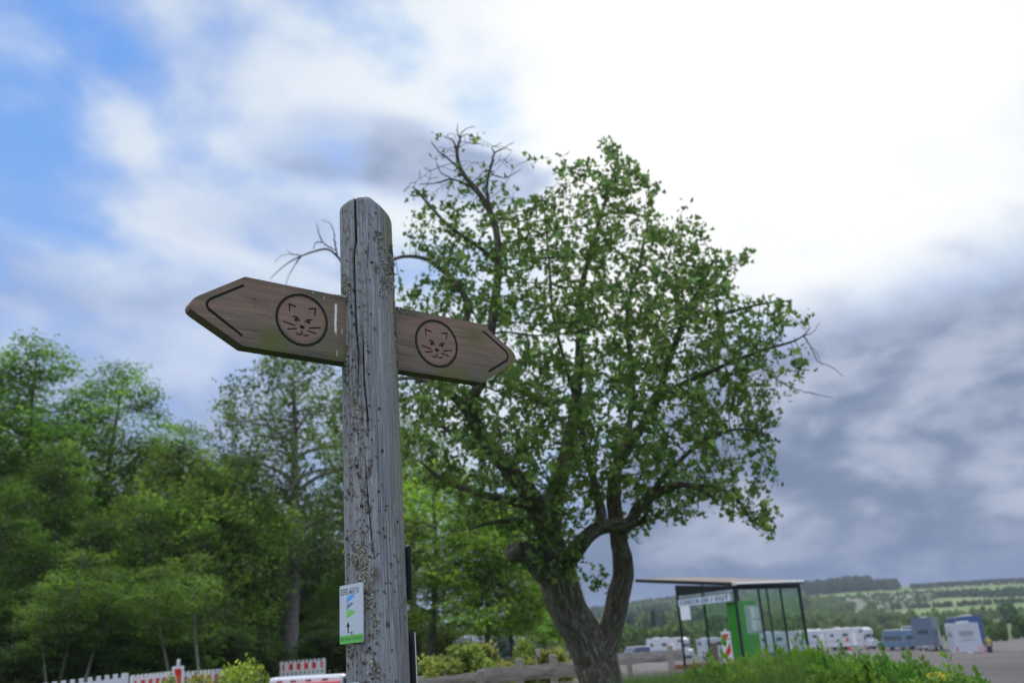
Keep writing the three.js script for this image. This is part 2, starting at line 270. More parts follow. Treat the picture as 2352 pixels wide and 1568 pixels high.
// gravel of the parking ground, a sheet over the soil
{
  const edge = (x) => x < 1.2 ? -34 : x < 2.2 ? lerp(-34, -17, x - 1.2) : x < 5 ? lerp(-17, -14.6, clamp((x - 2.2) / 2.8)) : x < 9.5 ? lerp(-14.6, -13.2, (x - 5) / 4.5) : lerp(-13.2, -5, clamp((x - 9.5) / 14));
  const pos = [], uv = [], col = [], idx = [], nx = 120, nz = 90;
  for (let i = 0; i <= nx; i++) { const x0 = -2 + 97 * Math.pow(i / nx, 1.5); for (let j = 0; j <= nz; j++) { const t = Math.pow(j / nz, 1.6), z0 = edge(x0) + 0.35 * noise(x0 * 1.3, 4), z = lerp(z0, -150, t), x = x0 + (x0 + 2) * 0.15 * t + (x0 < 0 ? -8 * t : 0); pos.push(x, land(x, z) + 0.02, z); uv.push(x, z); const k = fbm(x * 0.16, z * 0.09, 6, 4) * 2, k2 = fbm(x * 0.9, z * 0.5, 2, 3) * 2; col.push(...lerp3([0.070, 0.069, 0.072], [0.150, 0.148, 0.150], clamp(0.45 + 0.7 * k + 0.35 * k2))); } }
  for (let i = 0; i < nx; i++) for (let j = 0; j < nz; j++) { const a = i * (nz + 1) + j, b = a + nz + 1; idx.push(a, b, a + 1, b, b + 1, a + 1); }
  const g = new THREE.BufferGeometry(); g.setAttribute('position', new THREE.Float32BufferAttribute(pos, 3)); g.setAttribute('uv', new THREE.Float32BufferAttribute(uv, 2)); g.setAttribute('color', new THREE.Float32BufferAttribute(col, 3)); g.setIndex(idx); g.computeVertexNormals();
  const m = grainTex.clone(); m.repeat.set(1.7, 1.7); m.needsUpdate = true;
  struct('gravel_ground', g, new THREE.MeshStandardMaterial({ vertexColors: true, roughness: 0.95, map: m, bumpMap: m, bumpScale: 0.02 }));
}

// ---------------------------------------------------------------- woods and hedges on the slope opposite
const crownClump = (n, w, h, leaf, seed, cone) => {                                               // a small distant crown with light gaps, base at y = 0
  const r = rng(seed), list = [], q = new THREE.PlaneGeometry(1, 1.5);
  for (let i = 0; i < n; i++) {
    const t = r(), a = r() * 6.283, up = cone ? Math.pow(r(), 1.4) : 0.16 + 0.84 * t, wide = cone ? (1 - up) * 0.9 + 0.06 : Math.sqrt(Math.max(0.03, 1 - (2 * up - 1.05) ** 2)) * (0.82 + 0.3 * noise(a * 1.3, up * 3, seed)), rad = w * 0.5 * wide * (0.45 + 0.55 * Math.sqrt(r()));
    const g = q.clone(), s = leaf * (0.6 + 0.8 * r()); g.scale(s, s, s); g.rotateX((r() - 0.5) * 2.6); g.rotateY(r() * 6.283); g.translate(Math.cos(a) * rad, h * up, Math.sin(a) * rad); list.push(g);
  }
  return merge(list);
};
const HILL = [crownClump(420, 7, 9, 0.62, 5), crownClump(380, 8.5, 8, 0.66, 6), crownClump(300, 4.4, 11, 0.6, 7, true)];
const hillLeaf = leafMat(0.9, 0.9, 0.9, 0.25);
{
  const r = rng(901), sets = { ridge: [], plantation: [], scrub: [], hedge: [], wood: [], low: [], conifer: [] };
  const add = (k, az, R, s, c, cone) => { const x = R * Math.sin(az * DEG), z = -R * Math.cos(az * DEG); sets[k].push({ p: V(x, land(x, z) - 0.3, z), s: V(s * (0.85 + 0.35 * r()), s * (0.85 + 0.4 * r()), s * (0.85 + 0.35 * r())), ry: r() * 6.28, c, cone }); };
  for (let i = 0; i < 26000; i++) {
    const az = -14 + 48 * r(), R = Math.sqrt(lerp(165 * 165, 1320 * 1320, r())), a = rise(R, az), k = cover(az, a, R); let v = 2.4 * (0.75 + 0.5 * r());
    if (k === 'ridge' && r() < 0.75) add('ridge', az, R, (az > 17 && az < 21 ? 1.35 : 0.95) * (az > 23 ? 0.33 : 1), [0.022 * v, 0.042 * v, 0.020 * v]);
    else if (k === 'plantation' && r() < 0.9) add('plantation', az, R, 0.5, [0.030 * v, 0.058 * v, 0.026 * v], r() < 0.5);
    else if (k === 'scrub' && r() < 0.5) add('scrub', az, R, 0.42 + 0.3 * r(), r() < 0.25 ? [0.24 * v, 0.25 * v, 0.21 * v] : [0.06 * v, 0.095 * v, 0.03 * v]);
    else if (k === 'hedge') add('hedge', az, R, 0.42, [0.035 * v, 0.06 * v, 0.02 * v]);
    else if (k === 'wood' && R > 420 && r() < 0.72) { const t = noise(az * 0.55, R * 0.006), d = az < 12 && t > 0.12; if (az > 19.5 && r() < 0.45) continue; v *= 1.25; add(d ? 'conifer' : 'wood', az, R, (0.8 + 0.5 * r()) * lerp(0.95, 0.42, sstep(14, 20, az)), d ? [0.020 * v, 0.036 * v, 0.020 * v] : lerp3([0.040 * v, 0.075 * v, 0.020 * v], [0.085 * v, 0.105 * v, 0.03 * v], r() * r()), d); }
  }
  for (let i = 0; i < 1500; i++) { const az = -14 + 48 * r(), R = lerp(158, 420, Math.pow(r(), 0.9)), v = 2.5 * (0.7 + 0.6 * r()); if (cover(az, rise(R, az), R) !== 'wood') continue; if (az > 17 && r() < 0.45) continue; add('low', az, R, ((az > 20 ? 0.21 : az > 17 ? 0.28 : 0.5) + 0.3 * r() * r()) * lerp(0.9, 1.25, (R - 158) / 262), lerp3([0.035 * v, 0.068 * v, 0.018 * v], [0.085 * v, 0.11 * v, 0.035 * v], r() * r())); }
  const names = { ridge: ['ridge_woodland', 'dark line of trees along the crest of the far hill', 'woodland'], plantation: ['conifer_plantation', 'dark block of close trees below the upper green field', 'woodland'], scrub: ['hawthorn_scrub', 'pale blossoming scrub between the fields on the slope', 'scrub'], hedge: ['field_hedge', 'thin dark hedge running across the lower field', 'hedge'], wood: ['hillside_woodland', 'mixed green wood covering the slope behind the shelter', 'woodland'], low: ['valley_woodland', 'young trees in the valley just behind the parked motorhomes', 'woodland'], conifer: ['spruce_stand', 'dark pointed spruces within the wood on the slope', 'woodland'] };
  for (const k in sets) {
    if (!sets[k].length) continue;
    const [n, l, c] = names[k], root = thing(n, l, c); root.userData.kind = 'stuff';
    for (let h = 0; h < 3; h++) { const s = sets[k].filter((o, i) => (o.cone ? 2 : i % 2) === h); if (s.length) scatter('crowns', HILL[h], hillLeaf, s, root); }
  }
  console.log('hill trees', Object.values(sets).map((s) => s.length).join());
}

// ---------------------------------------------------------------- the old tree beside the fence
const bark = new THREE.MeshStandardMaterial({ map: barkTex(3, [0.075, 0.062, 0.050], [0.29, 0.25, 0.21], [0.10, 0.11, 0.04]), bumpMap: barkBump(3), bumpScale: 0.02, roughness: 0.95 });
const twigMat = std(0.045, 0.038, 0.032, 0.9);
{
  const D0 = 9.3, px2m = D0 / F;
  // limbs read off the photograph: x, y, half width in pixels, metres nearer (-) or farther (+)
  const L = {
    stem: [[1392, 1725, 74, 0], [1390, 1640, 58, 0], [1385, 1568, 51, 0], [1376, 1530, 51, 0], [1368, 1505, 50, 0]],
    west: [[1363, 1512, 46, 0], [1333, 1447, 44, -0.02], [1304, 1395, 44, -0.06], [1291, 1344, 45, -0.1], [1275, 1292, 42, -0.15], [1262, 1240, 30, -0.15], [1240, 1170, 24, -0.2], [1190, 1100, 20, -0.3], [1128, 1030, 17, -0.4], [1090, 970, 15, -0.45], [1084, 915, 13, -0.5], [1108, 868, 12, -0.5], [1120, 790, 11, -0.5], [1137, 690, 10, -0.45], [1146, 600, 9, -0.4], [1142, 539, 8, -0.35], [1128, 489, 7, -0.3], [1091, 434, 6, -0.25], [1062, 392, 5, -0.2], [1050, 350, 3.4, -0.2], [1056, 315, 2, -0.2]],
    stub: [[1291, 1344, 32, -0.1], [1248, 1300, 34, -0.2], [1215, 1272, 27, -0.3], [1186, 1268, 22, -0.38], [1172, 1276, 18, -0.42], [1166, 1278, 11, -0.43], [1164, 1279, 1, -0.43]],
    westLow: [[1090, 970, 11, -0.45], [1045, 915, 9, -0.5], [1000, 885, 7.5, -0.6], [955, 868, 5, -0.55], [905, 872, 3, -0.5]],
    westMid: [[1108, 868, 10, -0.5], [1066, 770, 9, -0.3], [1073, 696, 8, -0.1], [1045, 650, 7, 0], [1012, 618, 6, 0.1], [978, 594, 5, 0.2], [920, 590, 4, 0.3], [860, 618, 3.6, 0.4], [800, 616, 3.2, 0.4], [775, 588, 3, 0.4], [752, 572, 2.6, 0.4], [722, 577, 2.3, 0.4], [694, 587, 1.9, 0.4], [668, 600, 1.5, 0.4], [640, 622, 1, 0.4], [622, 640, 0.7, 0.4]],
    north: [[1262, 1240, 26, -0.1], [1268, 1160, 22, 0.1], [1296, 1060, 19, 0.3], [1318, 960, 15, 0.5], [1328, 860, 12, 0.6], [1331, 746, 9, 0.6], [1335, 660, 7, 0.5], [1363, 560, 5.5, 0.4], [1392, 460, 4, 0.3], [1420, 360, 2, 0.3]],
    east: [[1368, 1515, 40, 0], [1394, 1462, 29, 0.06], [1412, 1410, 26, 0.1], [1426, 1352, 25, 0.1], [1431, 1300, 25, 0.1], [1424, 1250, 19, 0.1], [1416, 1200, 18, 0.1], [1411, 1150, 18, 0.1], [1412, 1100, 16, 0.15], [1424, 1058, 14, 0.2], [1462, 1000, 12, 0.2], [1494, 950, 10, 0.15], [1512, 910, 9, 0.1], [1540, 820, 8, 0], [1566, 750, 7, -0.1], [1592, 690, 6, -0.1], [1640, 600, 3.5, -0.1]],
    bridge: [[1288, 1300, 22, -0.2], [1308, 1282, 21, -0.25], [1336, 1248, 19, -0.3], [1374, 1214, 16, -0.32], [1412, 1205, 15, -0.3], [1446, 1200, 14, -0.28], [1466, 1166, 12.5, -0.3], [1505, 1134, 10.5, -0.35], [1550, 1115, 8.5, -0.4], [1584, 1114, 6.5, -0.45], [1615, 1131, 5, -0.5], [1650, 1150, 3, -0.5]],
    bridgeUp: [[1386, 1210, 12, -0.32], [1378, 1165, 11, -0.2], [1368, 1123, 10, 0], [1356, 1070, 9, 0.1], [1340, 1008, 8, 0.3], [1330, 950, 6.5, 0.4], [1300, 840, 5, 0.5], [1270, 720, 4, 0.6], [1262, 600, 3, 0.6], [1250, 480, 2, 0.6]],
    spur: [[1424, 1226, 7, 0.05], [1452, 1208, 7, -0.1], [1478, 1194, 6, -0.2], [1489, 1165, 4.5, -0.3], [1497, 1130, 3, -0.4]],
    eastFar: [[1512, 910, 7, 0.1], [1570, 880, 6, 0], [1620, 858, 5.5, -0.1], [1685, 829, 4.6, -0.2], [1758, 802, 3.6, -0.3], [1823, 783, 2.4, -0.35], [1846, 770, 1.5, -0.4], [1862, 752, 0.9, -0.4]],
    eastLow: [[1466, 1166, 7, -0.3], [1540, 1080, 5.5, -0.45], [1620, 1010, 4.5, -0.5], [1700, 985, 3, -0.5], [1770, 1000, 1.5, -0.5]],
    eastDroop: [[1584, 1114, 5, -0.45], [1650, 1120, 4, -0.45], [1705, 1160, 3, -0.4], [1738, 1215, 1.6, -0.4]],
    eastHigh: [[1580, 714, 5, -0.1], [1660, 720, 4, 0.1], [1740, 700, 3, 0.1], [1815, 690, 1.5, 0.1]],
    eastMid: [[1424, 1058, 10, 0.2], [1448, 960, 8, 0.5], [1452, 850, 7, 0.7], [1440, 720, 5.5, 0.8], [1470, 600, 4, 0.8], [1490, 500, 2.5, 0.7]],
    southWest: [[1240, 1170, 12, -0.2], [1170, 1150, 9, -0.45], [1090, 1130, 7, -0.5], [1015, 1100, 5, -0.5], [965, 1060, 2.5, -0.45]],
    southLow: [[1248, 1200, 10, -0.2], [1190, 1195, 7, -0.5], [1130, 1200, 5, -0.6], [1080, 1215, 2.5, -0.6]],
    northWest: [[1128, 1030, 9, -0.4], [1060, 1010, 7, 0.2], [1000, 960, 5.5, 0.6], [950, 900, 4, 0.9]],
    upWest: [[1146, 600, 6, -0.4], [1090, 560, 5, -0.5], [1030, 520, 4, -0.6], [985, 470, 3, -0.6], [948, 430, 1.8, -0.6]],
  };
  const BARE = [
    [[1062, 392, 4, -0.2], [1030, 365, 2.6, -0.2], [1005, 345, 1.8, -0.2], [990, 325, 1.0, -0.2]], [[1050, 350, 2.6, -0.2], [1040, 322, 1.6, -0.2], [1022, 315, 0.9, -0.2]], [[1056, 315, 1.8, -0.2], [1064, 300, 1.2, -0.2], [1092, 290, 0.8, -0.2]], [[1056, 318, 1.6, -0.2], [1050, 300, 1.1, -0.2], [1052, 284, 0.7, -0.2]],
    [[1128, 489, 5, -0.3], [1118, 430, 4, -0.2], [1128, 380, 3, -0.1], [1136, 352, 2, -0.1], [1160, 338, 1.1, -0.1], [1180, 326, 0.7, -0.1]], [[1136, 352, 1.8, -0.1], [1130, 340, 1.2, -0.1], [1150, 328, 0.7, -0.1]], [[1128, 400, 2.2, -0.1], [1160, 408, 1.5, -0.1], [1196, 390, 0.8, -0.1]], [[1091, 434, 3.4, -0.25], [1040, 412, 2.6, -0.3], [1000, 420, 1.8, -0.3], [962, 424, 1, -0.3]], [[1040, 412, 2, -0.3], [1012, 395, 1.4, -0.3], [1000, 372, 0.8, -0.3]],
    [[775, 588, 2.2, 0.4], [768, 556, 1.7, 0.4], [766, 530, 1.2, 0.4], [756, 512, 0.9, 0.4], [738, 504, 0.6, 0.4]], [[772, 575, 1.8, 0.4], [748, 562, 1.8, 0.4], [737, 548, 1.5, 0.4], [731, 530, 1.1, 0.4], [727, 512, 0.7, 0.4]], [[740, 556, 1.6, 0.4], [726, 556, 1.3, 0.4], [720, 572, 0.8, 0.4]], [[690, 588, 1.7, 0.4], [676, 610, 1.2, 0.4], [664, 630, 0.9, 0.4], [656, 655, 0.6, 0.4]], [[694, 587, 1.4, 0.4], [672, 584, 1, 0.4], [648, 586, 0.7, 0.4], [630, 603, 0.5, 0.4]], [[672, 584, 0.9, 0.4], [656, 574, 0.5, 0.4]],
    [[1846, 770, 1.4, -0.4], [1862, 795, 1.1, -0.4], [1880, 830, 0.9, -0.4], [1908, 840, 0.8, -0.4], [1938, 865, 0.5, -0.4]], [[1720, 818, 2.4, -0.25], [1770, 860, 1.8, -0.3], [1820, 890, 1.4, -0.3], [1872, 905, 1, -0.3], [1912, 912, 0.6, -0.3]], [[1862, 795, 0.9, -0.4], [1874, 806, 0.7, -0.4], [1888, 838, 0.5, -0.4]], [[1846, 772, 1.2, -0.4], [1868, 762, 0.8, -0.4], [1884, 740, 0.5, -0.4]],
  ];
  const W = (q) => ({ p: at(q[0], q[1], D0 + q[3]), r: q[2] * px2m });
  const nodes = [], solid = [];
  const base = W(L.stem[0]).p, groundY = land(base.x, base.z);
  for (const k in L) {
    const pts = L[k].map(W), n = Math.max(6, Math.round(pts.length * 3.2)), path = smoothPath(pts, n), thick = pts[0].r > 0.05;
    for (const q of path) { q.p.x += 0.02 * noise(q.p.y * 3, nodes.length * 0.01, 1); }
    if (k === 'stem') { path[0].p.y = Math.min(path[0].p.y, groundY - 0.15); path[0].r *= 1.25; }
    solid.push(limb(path, thick ? 22 : 9, thick ? 0.16 : 0.08, k.length));
    let prev = -1;
    path.forEach((q, i) => { const skip = k === 'stem' || (k === 'west' && i < n * 0.28) || k === 'stub' || (k === 'westMid' && i > n * 0.42) || (k === 'east' && i < n * 0.45); nodes.push({ p: q.p.clone(), par: prev, fixed: true, min: q.r, blind: skip, path: i }); prev = nodes.length - 1; });
  }
  for (const b of BARE) { const p = smoothPath(b.map(W), b.length * 5); p.forEach((q, i) => { if (i) q.p.add(V(noise(i * 0.9, q.p.x * 5), noise(i * 0.9, 5, q.p.y * 5), noise(9, i * 0.9)).multiplyScalar(0.014)); q.r *= 1 + 0.5 * noise(i * 1.7, q.p.x * 9, 4); }); solid.push(limb(p, 6)); }
  // points for twigs to grow towards, inside the outline of the crown
  const RIM = [[0, 505], [15, 505], [28, 488], [38, 440], [49, 411], [58, 415], [67, 446], [75, 505], [82, 525], [92, 518], [101, 505], [106, 465], [111, 455], [119, 500], [127, 510], [134, 555], [147, 545], [162, 490], [180, 460], [202, 485], [216, 510], [234, 490], [250, 436], [263, 360], [275, 345], [285, 385], [292, 370], [302, 400], [309, 480], [315, 540], [322, 495], [334, 465], [347, 440], [360, 505]];
  const rim = (d) => { for (let i = 1; i < RIM.length; i++) if (d <= RIM[i][0]) return lerp(RIM[i - 1][1], RIM[i][1], (d - RIM[i - 1][0]) / (RIM[i][0] - RIM[i - 1][0])); return 500; };
  const r = rng(4242), targets = [];
  while (targets.length < 9500) {
    const d = r() * 360, ro = Math.sqrt(r()), R = rim(d) * (0.95 + 0.22 * noise(d * 0.11, ro * 1.5) + 0.10 * noise(d * 0.35, 4)), x = 1370 + Math.cos(d * DEG) * R * ro, y = 850 - Math.sin(d * DEG) * R * ro;
    let w = 1;
    if (d > 284 && d < 345) w *= ro > 0.5 ? 0.6 : 0.7;
    if (d > 108 && d < 175) w *= ro > 0.45 ? 0.5 : 0.85;
    if (d > 55 && d < 106 && ro > 0.6) w *= 0.75;
    if ((d < 40 || d > 345) && ro > 0.65) w *= 0.7;
    if (d > 180 && d < 262) w *= 1.35;
    if (d > 262 && d < 284) w *= 0.5;
    if (y > 1130 && x > 1330 && x < 1480) w *= 0.12;
    const T = 1.75 * Math.sqrt(Math.max(0.06, 1 - ro * ro)), z = (r() * 2 - 1) * T;
    w *= clamp(0.62 + 2.0 * noise(x * 0.012, y * 0.012, z * 1.2) + 0.8 * noise(x * 0.03, y * 0.03, z * 2));
    if (r() > w / 1.35) continue;
    targets.push(at(x, y, D0 - 0.1 + z));
  }
  for (let i = 0; i < 240; i++) targets.push(at(1195 + 150 * r(), 1190 + 140 * r(), D0 - 0.75 + 0.5 * r()));                  // shoots on the stub
  for (let i = 0; i < 420; i++) { const q = [[1050, 350, 60], [1120, 400, 60], [1060, 320, 40], [1150, 350, 40], [1000, 400, 45], [1090, 440, 70], [960, 440, 40]][i % 7]; targets.push(at(q[0] + (r() - 0.5) * 2 * q[2], q[1] + (r() - 0.5) * 1.2 * q[2], D0 - 0.25 + (r() - 0.5) * 0.7)); }                                                  // bare upper left
  for (let i = 0; i < 22; i++) targets.push(at(1345 + 60 * r(), 1300 + 55 * r(), D0 + 0.2 + 0.3 * r()));
  const grown = nodes.map((n) => n.blind && !(n.path % 9 === 0 && n.p.y > 1.3) ? { ...n, p: n.p.clone().add(V(0, -900, 0)) } : n);
  grow(grown, targets, 0.085, 0.8, 0.115, 95);
  grown.forEach((n, i) => { if (i < nodes.length) n.p = nodes[i].p; });
  thicken(grown, 0.0026, 2.5);
  const wood = thing('old_tree', 'leaning old broadleaf tree with forked mossy trunk beside the plank fence', 'tree', [base.x, groundY, base.z]);
  const shift = (g) => g.translate(-base.x, -groundY, -base.z);
  part('trunk', shift(merge(solid)), bark, wood);
  part('twigs', shift(merge(twigs(grown, () => false, (q) => (q > 0.012 ? 6 : 4)))), twigMat, wood).userData.kind = 'stuff';
  // leaves
  const leafGeo = [leafShape(0.070, true), leafShape(0.066, false), spray(3, 0.058, 0.02, false, 5, true)];
  const leaf = leafMat(1, 1, 1, 0.28), lots = [[], [], []], rim2 = [];
  grown.forEach((n, i) => {
    if (n.fixed || n.r > 0.0075) return;
    const q = n.p.clone().project(camera), qx = (q.x * 0.5 + 0.5) * 2352, qy = (0.5 - q.y * 0.5) * 1568; if (qx < 1200 && qy < 330 + 0.38 * Math.abs(qx - 1110) + 40 && r() < 0.93) return; if (qx < 1190 && qy < 470 && r() < 0.5) return;
    const m = r() < 0.35 ? 3 : 2;
    for (let k = 0; k < m; k++) {
      const v = 0.6 + 0.85 * r(), y = r(), c = lerp3([0.125 * v, 0.235 * v, 0.066 * v], [0.215 * v, 0.305 * v, 0.064 * v], y * y);
      const o = { p: n.p.clone().add(V(r() - 0.5, r() - 0.62, r() - 0.5).multiplyScalar(0.15)).sub(V(base.x, groundY, base.z)), s: 0.62 + 0.62 * r(), ry: r() * 6.283, rx: (r() - 0.5) * 2.2 + 0.9, rz: (r() - 0.5) * 1.6, c };
      lots[Math.floor(r() * 3)].push(o);
    }
  });
  const singles = lots[0].splice(0, 220); const greens = [0, 1, 2, 3].map((k) => leafMat(0.10 + 0.018 * k, 0.20 + 0.02 * k, 0.05, 0.45));
  singles.forEach((o) => { const m = part('leaf', leafGeo[0], greens[Math.floor(r() * 4)], wood); m.position.copy(o.p); m.scale.setScalar(o.s); m.rotation.set(o.rx, o.ry, o.rz, 'YXZ'); });
  lots.forEach((s, i) => scatter('crown', leafGeo[i], leaf, s, wood));
  console.log('old tree', grown.length, lots.map((s) => s.length).join(), targets.length);
}

// ---------------------------------------------------------------- the edge of the wood on the left, and the trees behind the fence
const farBark = new THREE.MeshStandardMaterial({ map: barkTex(8, [0.06, 0.055, 0.05], [0.17, 0.155, 0.14], [0.06, 0.08, 0.035]), roughness: 0.95 });
const forestLeaf = leafMat(1, 1, 1, 0.5);
// shape(up) is the half width of the crown at a share of its height; returns a tree of height H standing at the origin
function makeTree(o) {
  const r = rng(o.seed), nodes = [], solid = [], targets = [], H = o.H;
  const lean = (t) => V(o.bend * H * 0.05 * Math.sin(t * 2.4 + o.seed), 0, o.bend * H * 0.04 * Math.sin(t * 3.1 + o.seed * 2));
  const path = []; const n = 26; for (let i = 0; i <= n; i++) { const t = i / n; path.push({ p: V(0, H * 0.94 * t, 0).add(lean(t)), r: o.r0 * Math.pow(1 - t, 0.8) + 0.025 + (t < 0.06 ? o.r0 * (0.06 - t) * 6 : 0) }); }
  path[0].p.y = -0.2; solid.push(limb(path, 14, 0.12, o.seed));
  path.forEach((q, i) => nodes.push({ p: q.p.clone(), par: i - 1, fixed: true, min: q.r, low: q.p.y < H * o.from }));
  for (let b = 0; b < o.limbs; b++) {                                                             // main limbs
    const t = lerp(o.from + 0.02, 0.85, Math.pow((b + r() * 0.7) / o.limbs, 0.9)), k = Math.min(n - 1, Math.floor(t * n / 0.94)), a = b * 2.4 + r(), len = o.shape(t) * H * (0.7 + 0.3 * r()), p0 = path[k].p, pts = [];
    for (let i = 0; i <= 7; i++) { const s = i / 7; pts.push({ p: p0.clone().add(V(Math.cos(a + 0.5 * s * (r() - 0.3)) * len * s, len * s * (o.climb * (1 - t) + 0.25 - 0.35 * s) + 0.1 * (r() - 0.5), Math.sin(a + 0.4 * s * (r() - 0.3)) * len * s)), r: lerp(Math.min(path[k].r * 0.6, o.r0 * 0.36), 0.02, Math.pow(s, 0.7)) }); }
    solid.push(limb(pts, 7, 0.06, b)); let prev = k; pts.forEach((q, i) => { if (i) { nodes.push({ p: q.p.clone(), par: prev, fixed: true, min: q.r }); prev = nodes.length - 1; } });
  }
  let guard = 0;
  while (targets.length < o.points && guard++ < 90000) {
    const t = lerp(o.from, 1.0, r()), a = r() * 6.283, w = o.shape(t) * H * (0.86 + 0.34 * noise(Math.cos(a) * 1.4, t * 5, Math.sin(a) * 1.4 + o.seed)), q = Math.pow(r(), 0.42) * w;
    if (r() > clamp(w / (H * 0.3)) ) continue;
    const p = V(Math.cos(a) * q, t * H, Math.sin(a) * q).add(lean(t));
    const layer = o.layers ? 0.62 + 0.9 * noise(p.x * 0.28, p.y * 1.25, p.z * 0.28) * 2 : 0.62 + 1.4 * noise(p.x * 0.5, p.y * 0.6, p.z * 0.5 + o.seed);
    if (r() > clamp(layer)) continue; targets.push(p);
  }
  const kept = nodes.map((q) => q.p); nodes.forEach((q) => { if (q.low) q.p = q.p.clone().add(V(0, -900, 0)); });
  grow(nodes, targets, o.step, o.step * 7, o.step * 1.35, 60); kept.forEach((p, i) => { nodes[i].p = p; }); thicken(nodes, 0.006, 2.4);
  const root = new THREE.Group(); root.name = o.name;
  part('trunk', merge(solid), o.bark || farBark, root); part('twigs', merge(twigs(nodes, () => false, () => 4)), o.bark || farBark, root).userData.kind = 'stuff';
  const lots = [[], []]; nodes.forEach((q) => { if (q.fixed || q.r > 0.03) return; for (let k = 0; k < o.per; k++) { if (k + r() > o.per) continue; const v = (0.6 + 0.8 * r()) * (0.9 + 0.5 * noise(q.p.x * 0.5, q.p.y * 0.5, q.p.z * 0.5) * 2), m = r(); lots[r() < 0.5 ? 0 : 1].push({ p: q.p.clone().add(V(r() - 0.5, r() - 0.6, r() - 0.5).multiplyScalar(o.step)), s: 0.7 + 0.6 * r(), ry: r() * 6.283, rx: (r() - 0.5) * 0.7, rz: (r() - 0.5) * 0.7, c: lerp3(o.c0, o.c1, m * m).map((x) => x * v * 1.12) }); } });
  lots.forEach((s, i) => scatter('crown', o.sprays[i], forestLeaf, s, root));
  return root;
}
const SPRAY_FLAT = [spray(8, 0.17, 0.42, true, 11), spray(8, 0.18, 0.42, true, 12)], SPRAY_BUSHY = [spray(8, 0.17, 0.34, false, 13, true), spray(8, 0.17, 0.36, false, 14)];
const beech = makeTree({ name: 'beech_tree', seed: 21, H: 15, r0: 0.24, bend: 0.5, from: 0.07, limbs: 20, climb: 0.35, points: 2600, step: 0.32, per: 2.6, layers: true, sprays: SPRAY_FLAT, c0: [0.133, 0.274, 0.037], c1: [0.252, 0.394, 0.048], shape: (t) => 0.37 * Math.pow(Math.max(0, 1 - t), 0.5) * (0.85 + 0.5 * sstep(0, 0.3, t)) });
const hornbeam = makeTree({ name: 'forest_tree', seed: 33, H: 13, r0: 0.2, bend: 1, from: 0.05, limbs: 18, climb: 0.5, points: 2600, step: 0.30, per: 2.6, layers: true, sprays: SPRAY_FLAT, c0: [0.119, 0.248, 0.034], c1: [0.221, 0.352, 0.044], shape: (t) => 0.38 * Math.sqrt(Math.max(0, 1 - t)) * (0.9 + 0.3 * Math.sin(t * 7)) });
const youngOak = makeTree({ name: 'young_oak', seed: 45, H: 11, r0: 0.16, bend: 1.3, from: 0.12, limbs: 14, climb: 0.9, points: 2000, step: 0.29, per: 2.4, sprays: SPRAY_BUSHY, c0: [0.135, 0.250, 0.032], c1: [0.27, 0.36, 0.045], shape: (t) => 0.33 * Math.sqrt(Math.max(0, 1 - (2 * t - 1.0) ** 2) + 0.02) });
const greyBark = new THREE.MeshStandardMaterial({ map: barkTex(15, [0.10, 0.09, 0.08], [0.26, 0.235, 0.215], [0.10, 0.10, 0.06]), roughness: 0.95 });
const talloak = makeTree({ name: 'oak_tree', seed: 57, H: 17, r0: 0.43, bend: 0.35, from: 0.30, limbs: 20, climb: 0.75, points: 2500, step: 0.31, per: 1.25, bark: greyBark, sprays: SPRAY_BUSHY, c0: [0.133, 0.248, 0.037], c1: [0.252, 0.352, 0.044], shape: (t) => 0.27 * Math.sqrt(Math.max(0, 1 - ((t - 0.60) / 0.43) ** 2)) + 0.03 });
const lime = makeTree({ name: 'lime_tree', seed: 69, H: 9, r0: 0.12, bend: 0.6, from: 0.24, limbs: 16, climb: 0.6, points: 2000, step: 0.25, per: 1.5, sprays: SPRAY_FLAT, c0: [0.193, 0.352, 0.037], c1: [0.355, 0.498, 0.051], shape: (t) => 0.36 * Math.sqrt(Math.max(0, 1 - ((t - 0.55) / 0.46) ** 2)) + 0.02 });
const sapling = makeTree({ name: 'thin_tree', seed: 81, H: 9, r0: 0.085, bend: 1.6, from: 0.38, limbs: 8, climb: 0.7, points: 420, step: 0.28, per: 1.6, bark: farBark, sprays: SPRAY_FLAT, c0: [0.149, 0.274, 0.034], c1: [0.264, 0.394, 0.048], shape: (t) => 0.22 * Math.sqrt(Math.max(0, 1 - ((t - 0.68) / 0.34) ** 2)) + 0.02 });
const shrubby = makeTree({ name: 'woodland_shrub', seed: 93, H: 4, r0: 0.06, bend: 1.5, from: 0.02, limbs: 12, climb: 1, points: 700, step: 0.18, per: 2.4, sprays: SPRAY_FLAT.map((g) => g.clone().scale(0.75, 0.75, 0.75)), c0: [0.103, 0.209, 0.030], c1: [0.221, 0.341, 0.044], shape: (t) => 0.45 * Math.sqrt(Math.max(0, 1 - (1.6 * t - 0.7) ** 2)) });
const USED = new Set();
function plant(proto, px, top, depth, wide, turn, label, category, group, tint) {
  const [x, z] = spot(px, depth), y = land(x, z), h = heightAt(top, x, z) - y, H = { beech_tree: 15, forest_tree: 13, young_oak: 11, oak_tree: 17, lime_tree: 9, thin_tree: 9, woodland_shrub: 4 }[proto.name], s = h / H;
  const t = proto.clone(); t.name = numbered(proto.name); scene.add(t); USED.add(proto.name);
  t.position.set(x, y, z); t.rotation.y = turn; t.scale.set(s * wide, s, s * wide); tag(t, label, category, group);
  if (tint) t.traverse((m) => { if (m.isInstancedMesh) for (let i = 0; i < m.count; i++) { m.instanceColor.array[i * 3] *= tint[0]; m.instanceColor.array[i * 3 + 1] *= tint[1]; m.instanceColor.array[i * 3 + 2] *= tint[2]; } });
  return t;
}
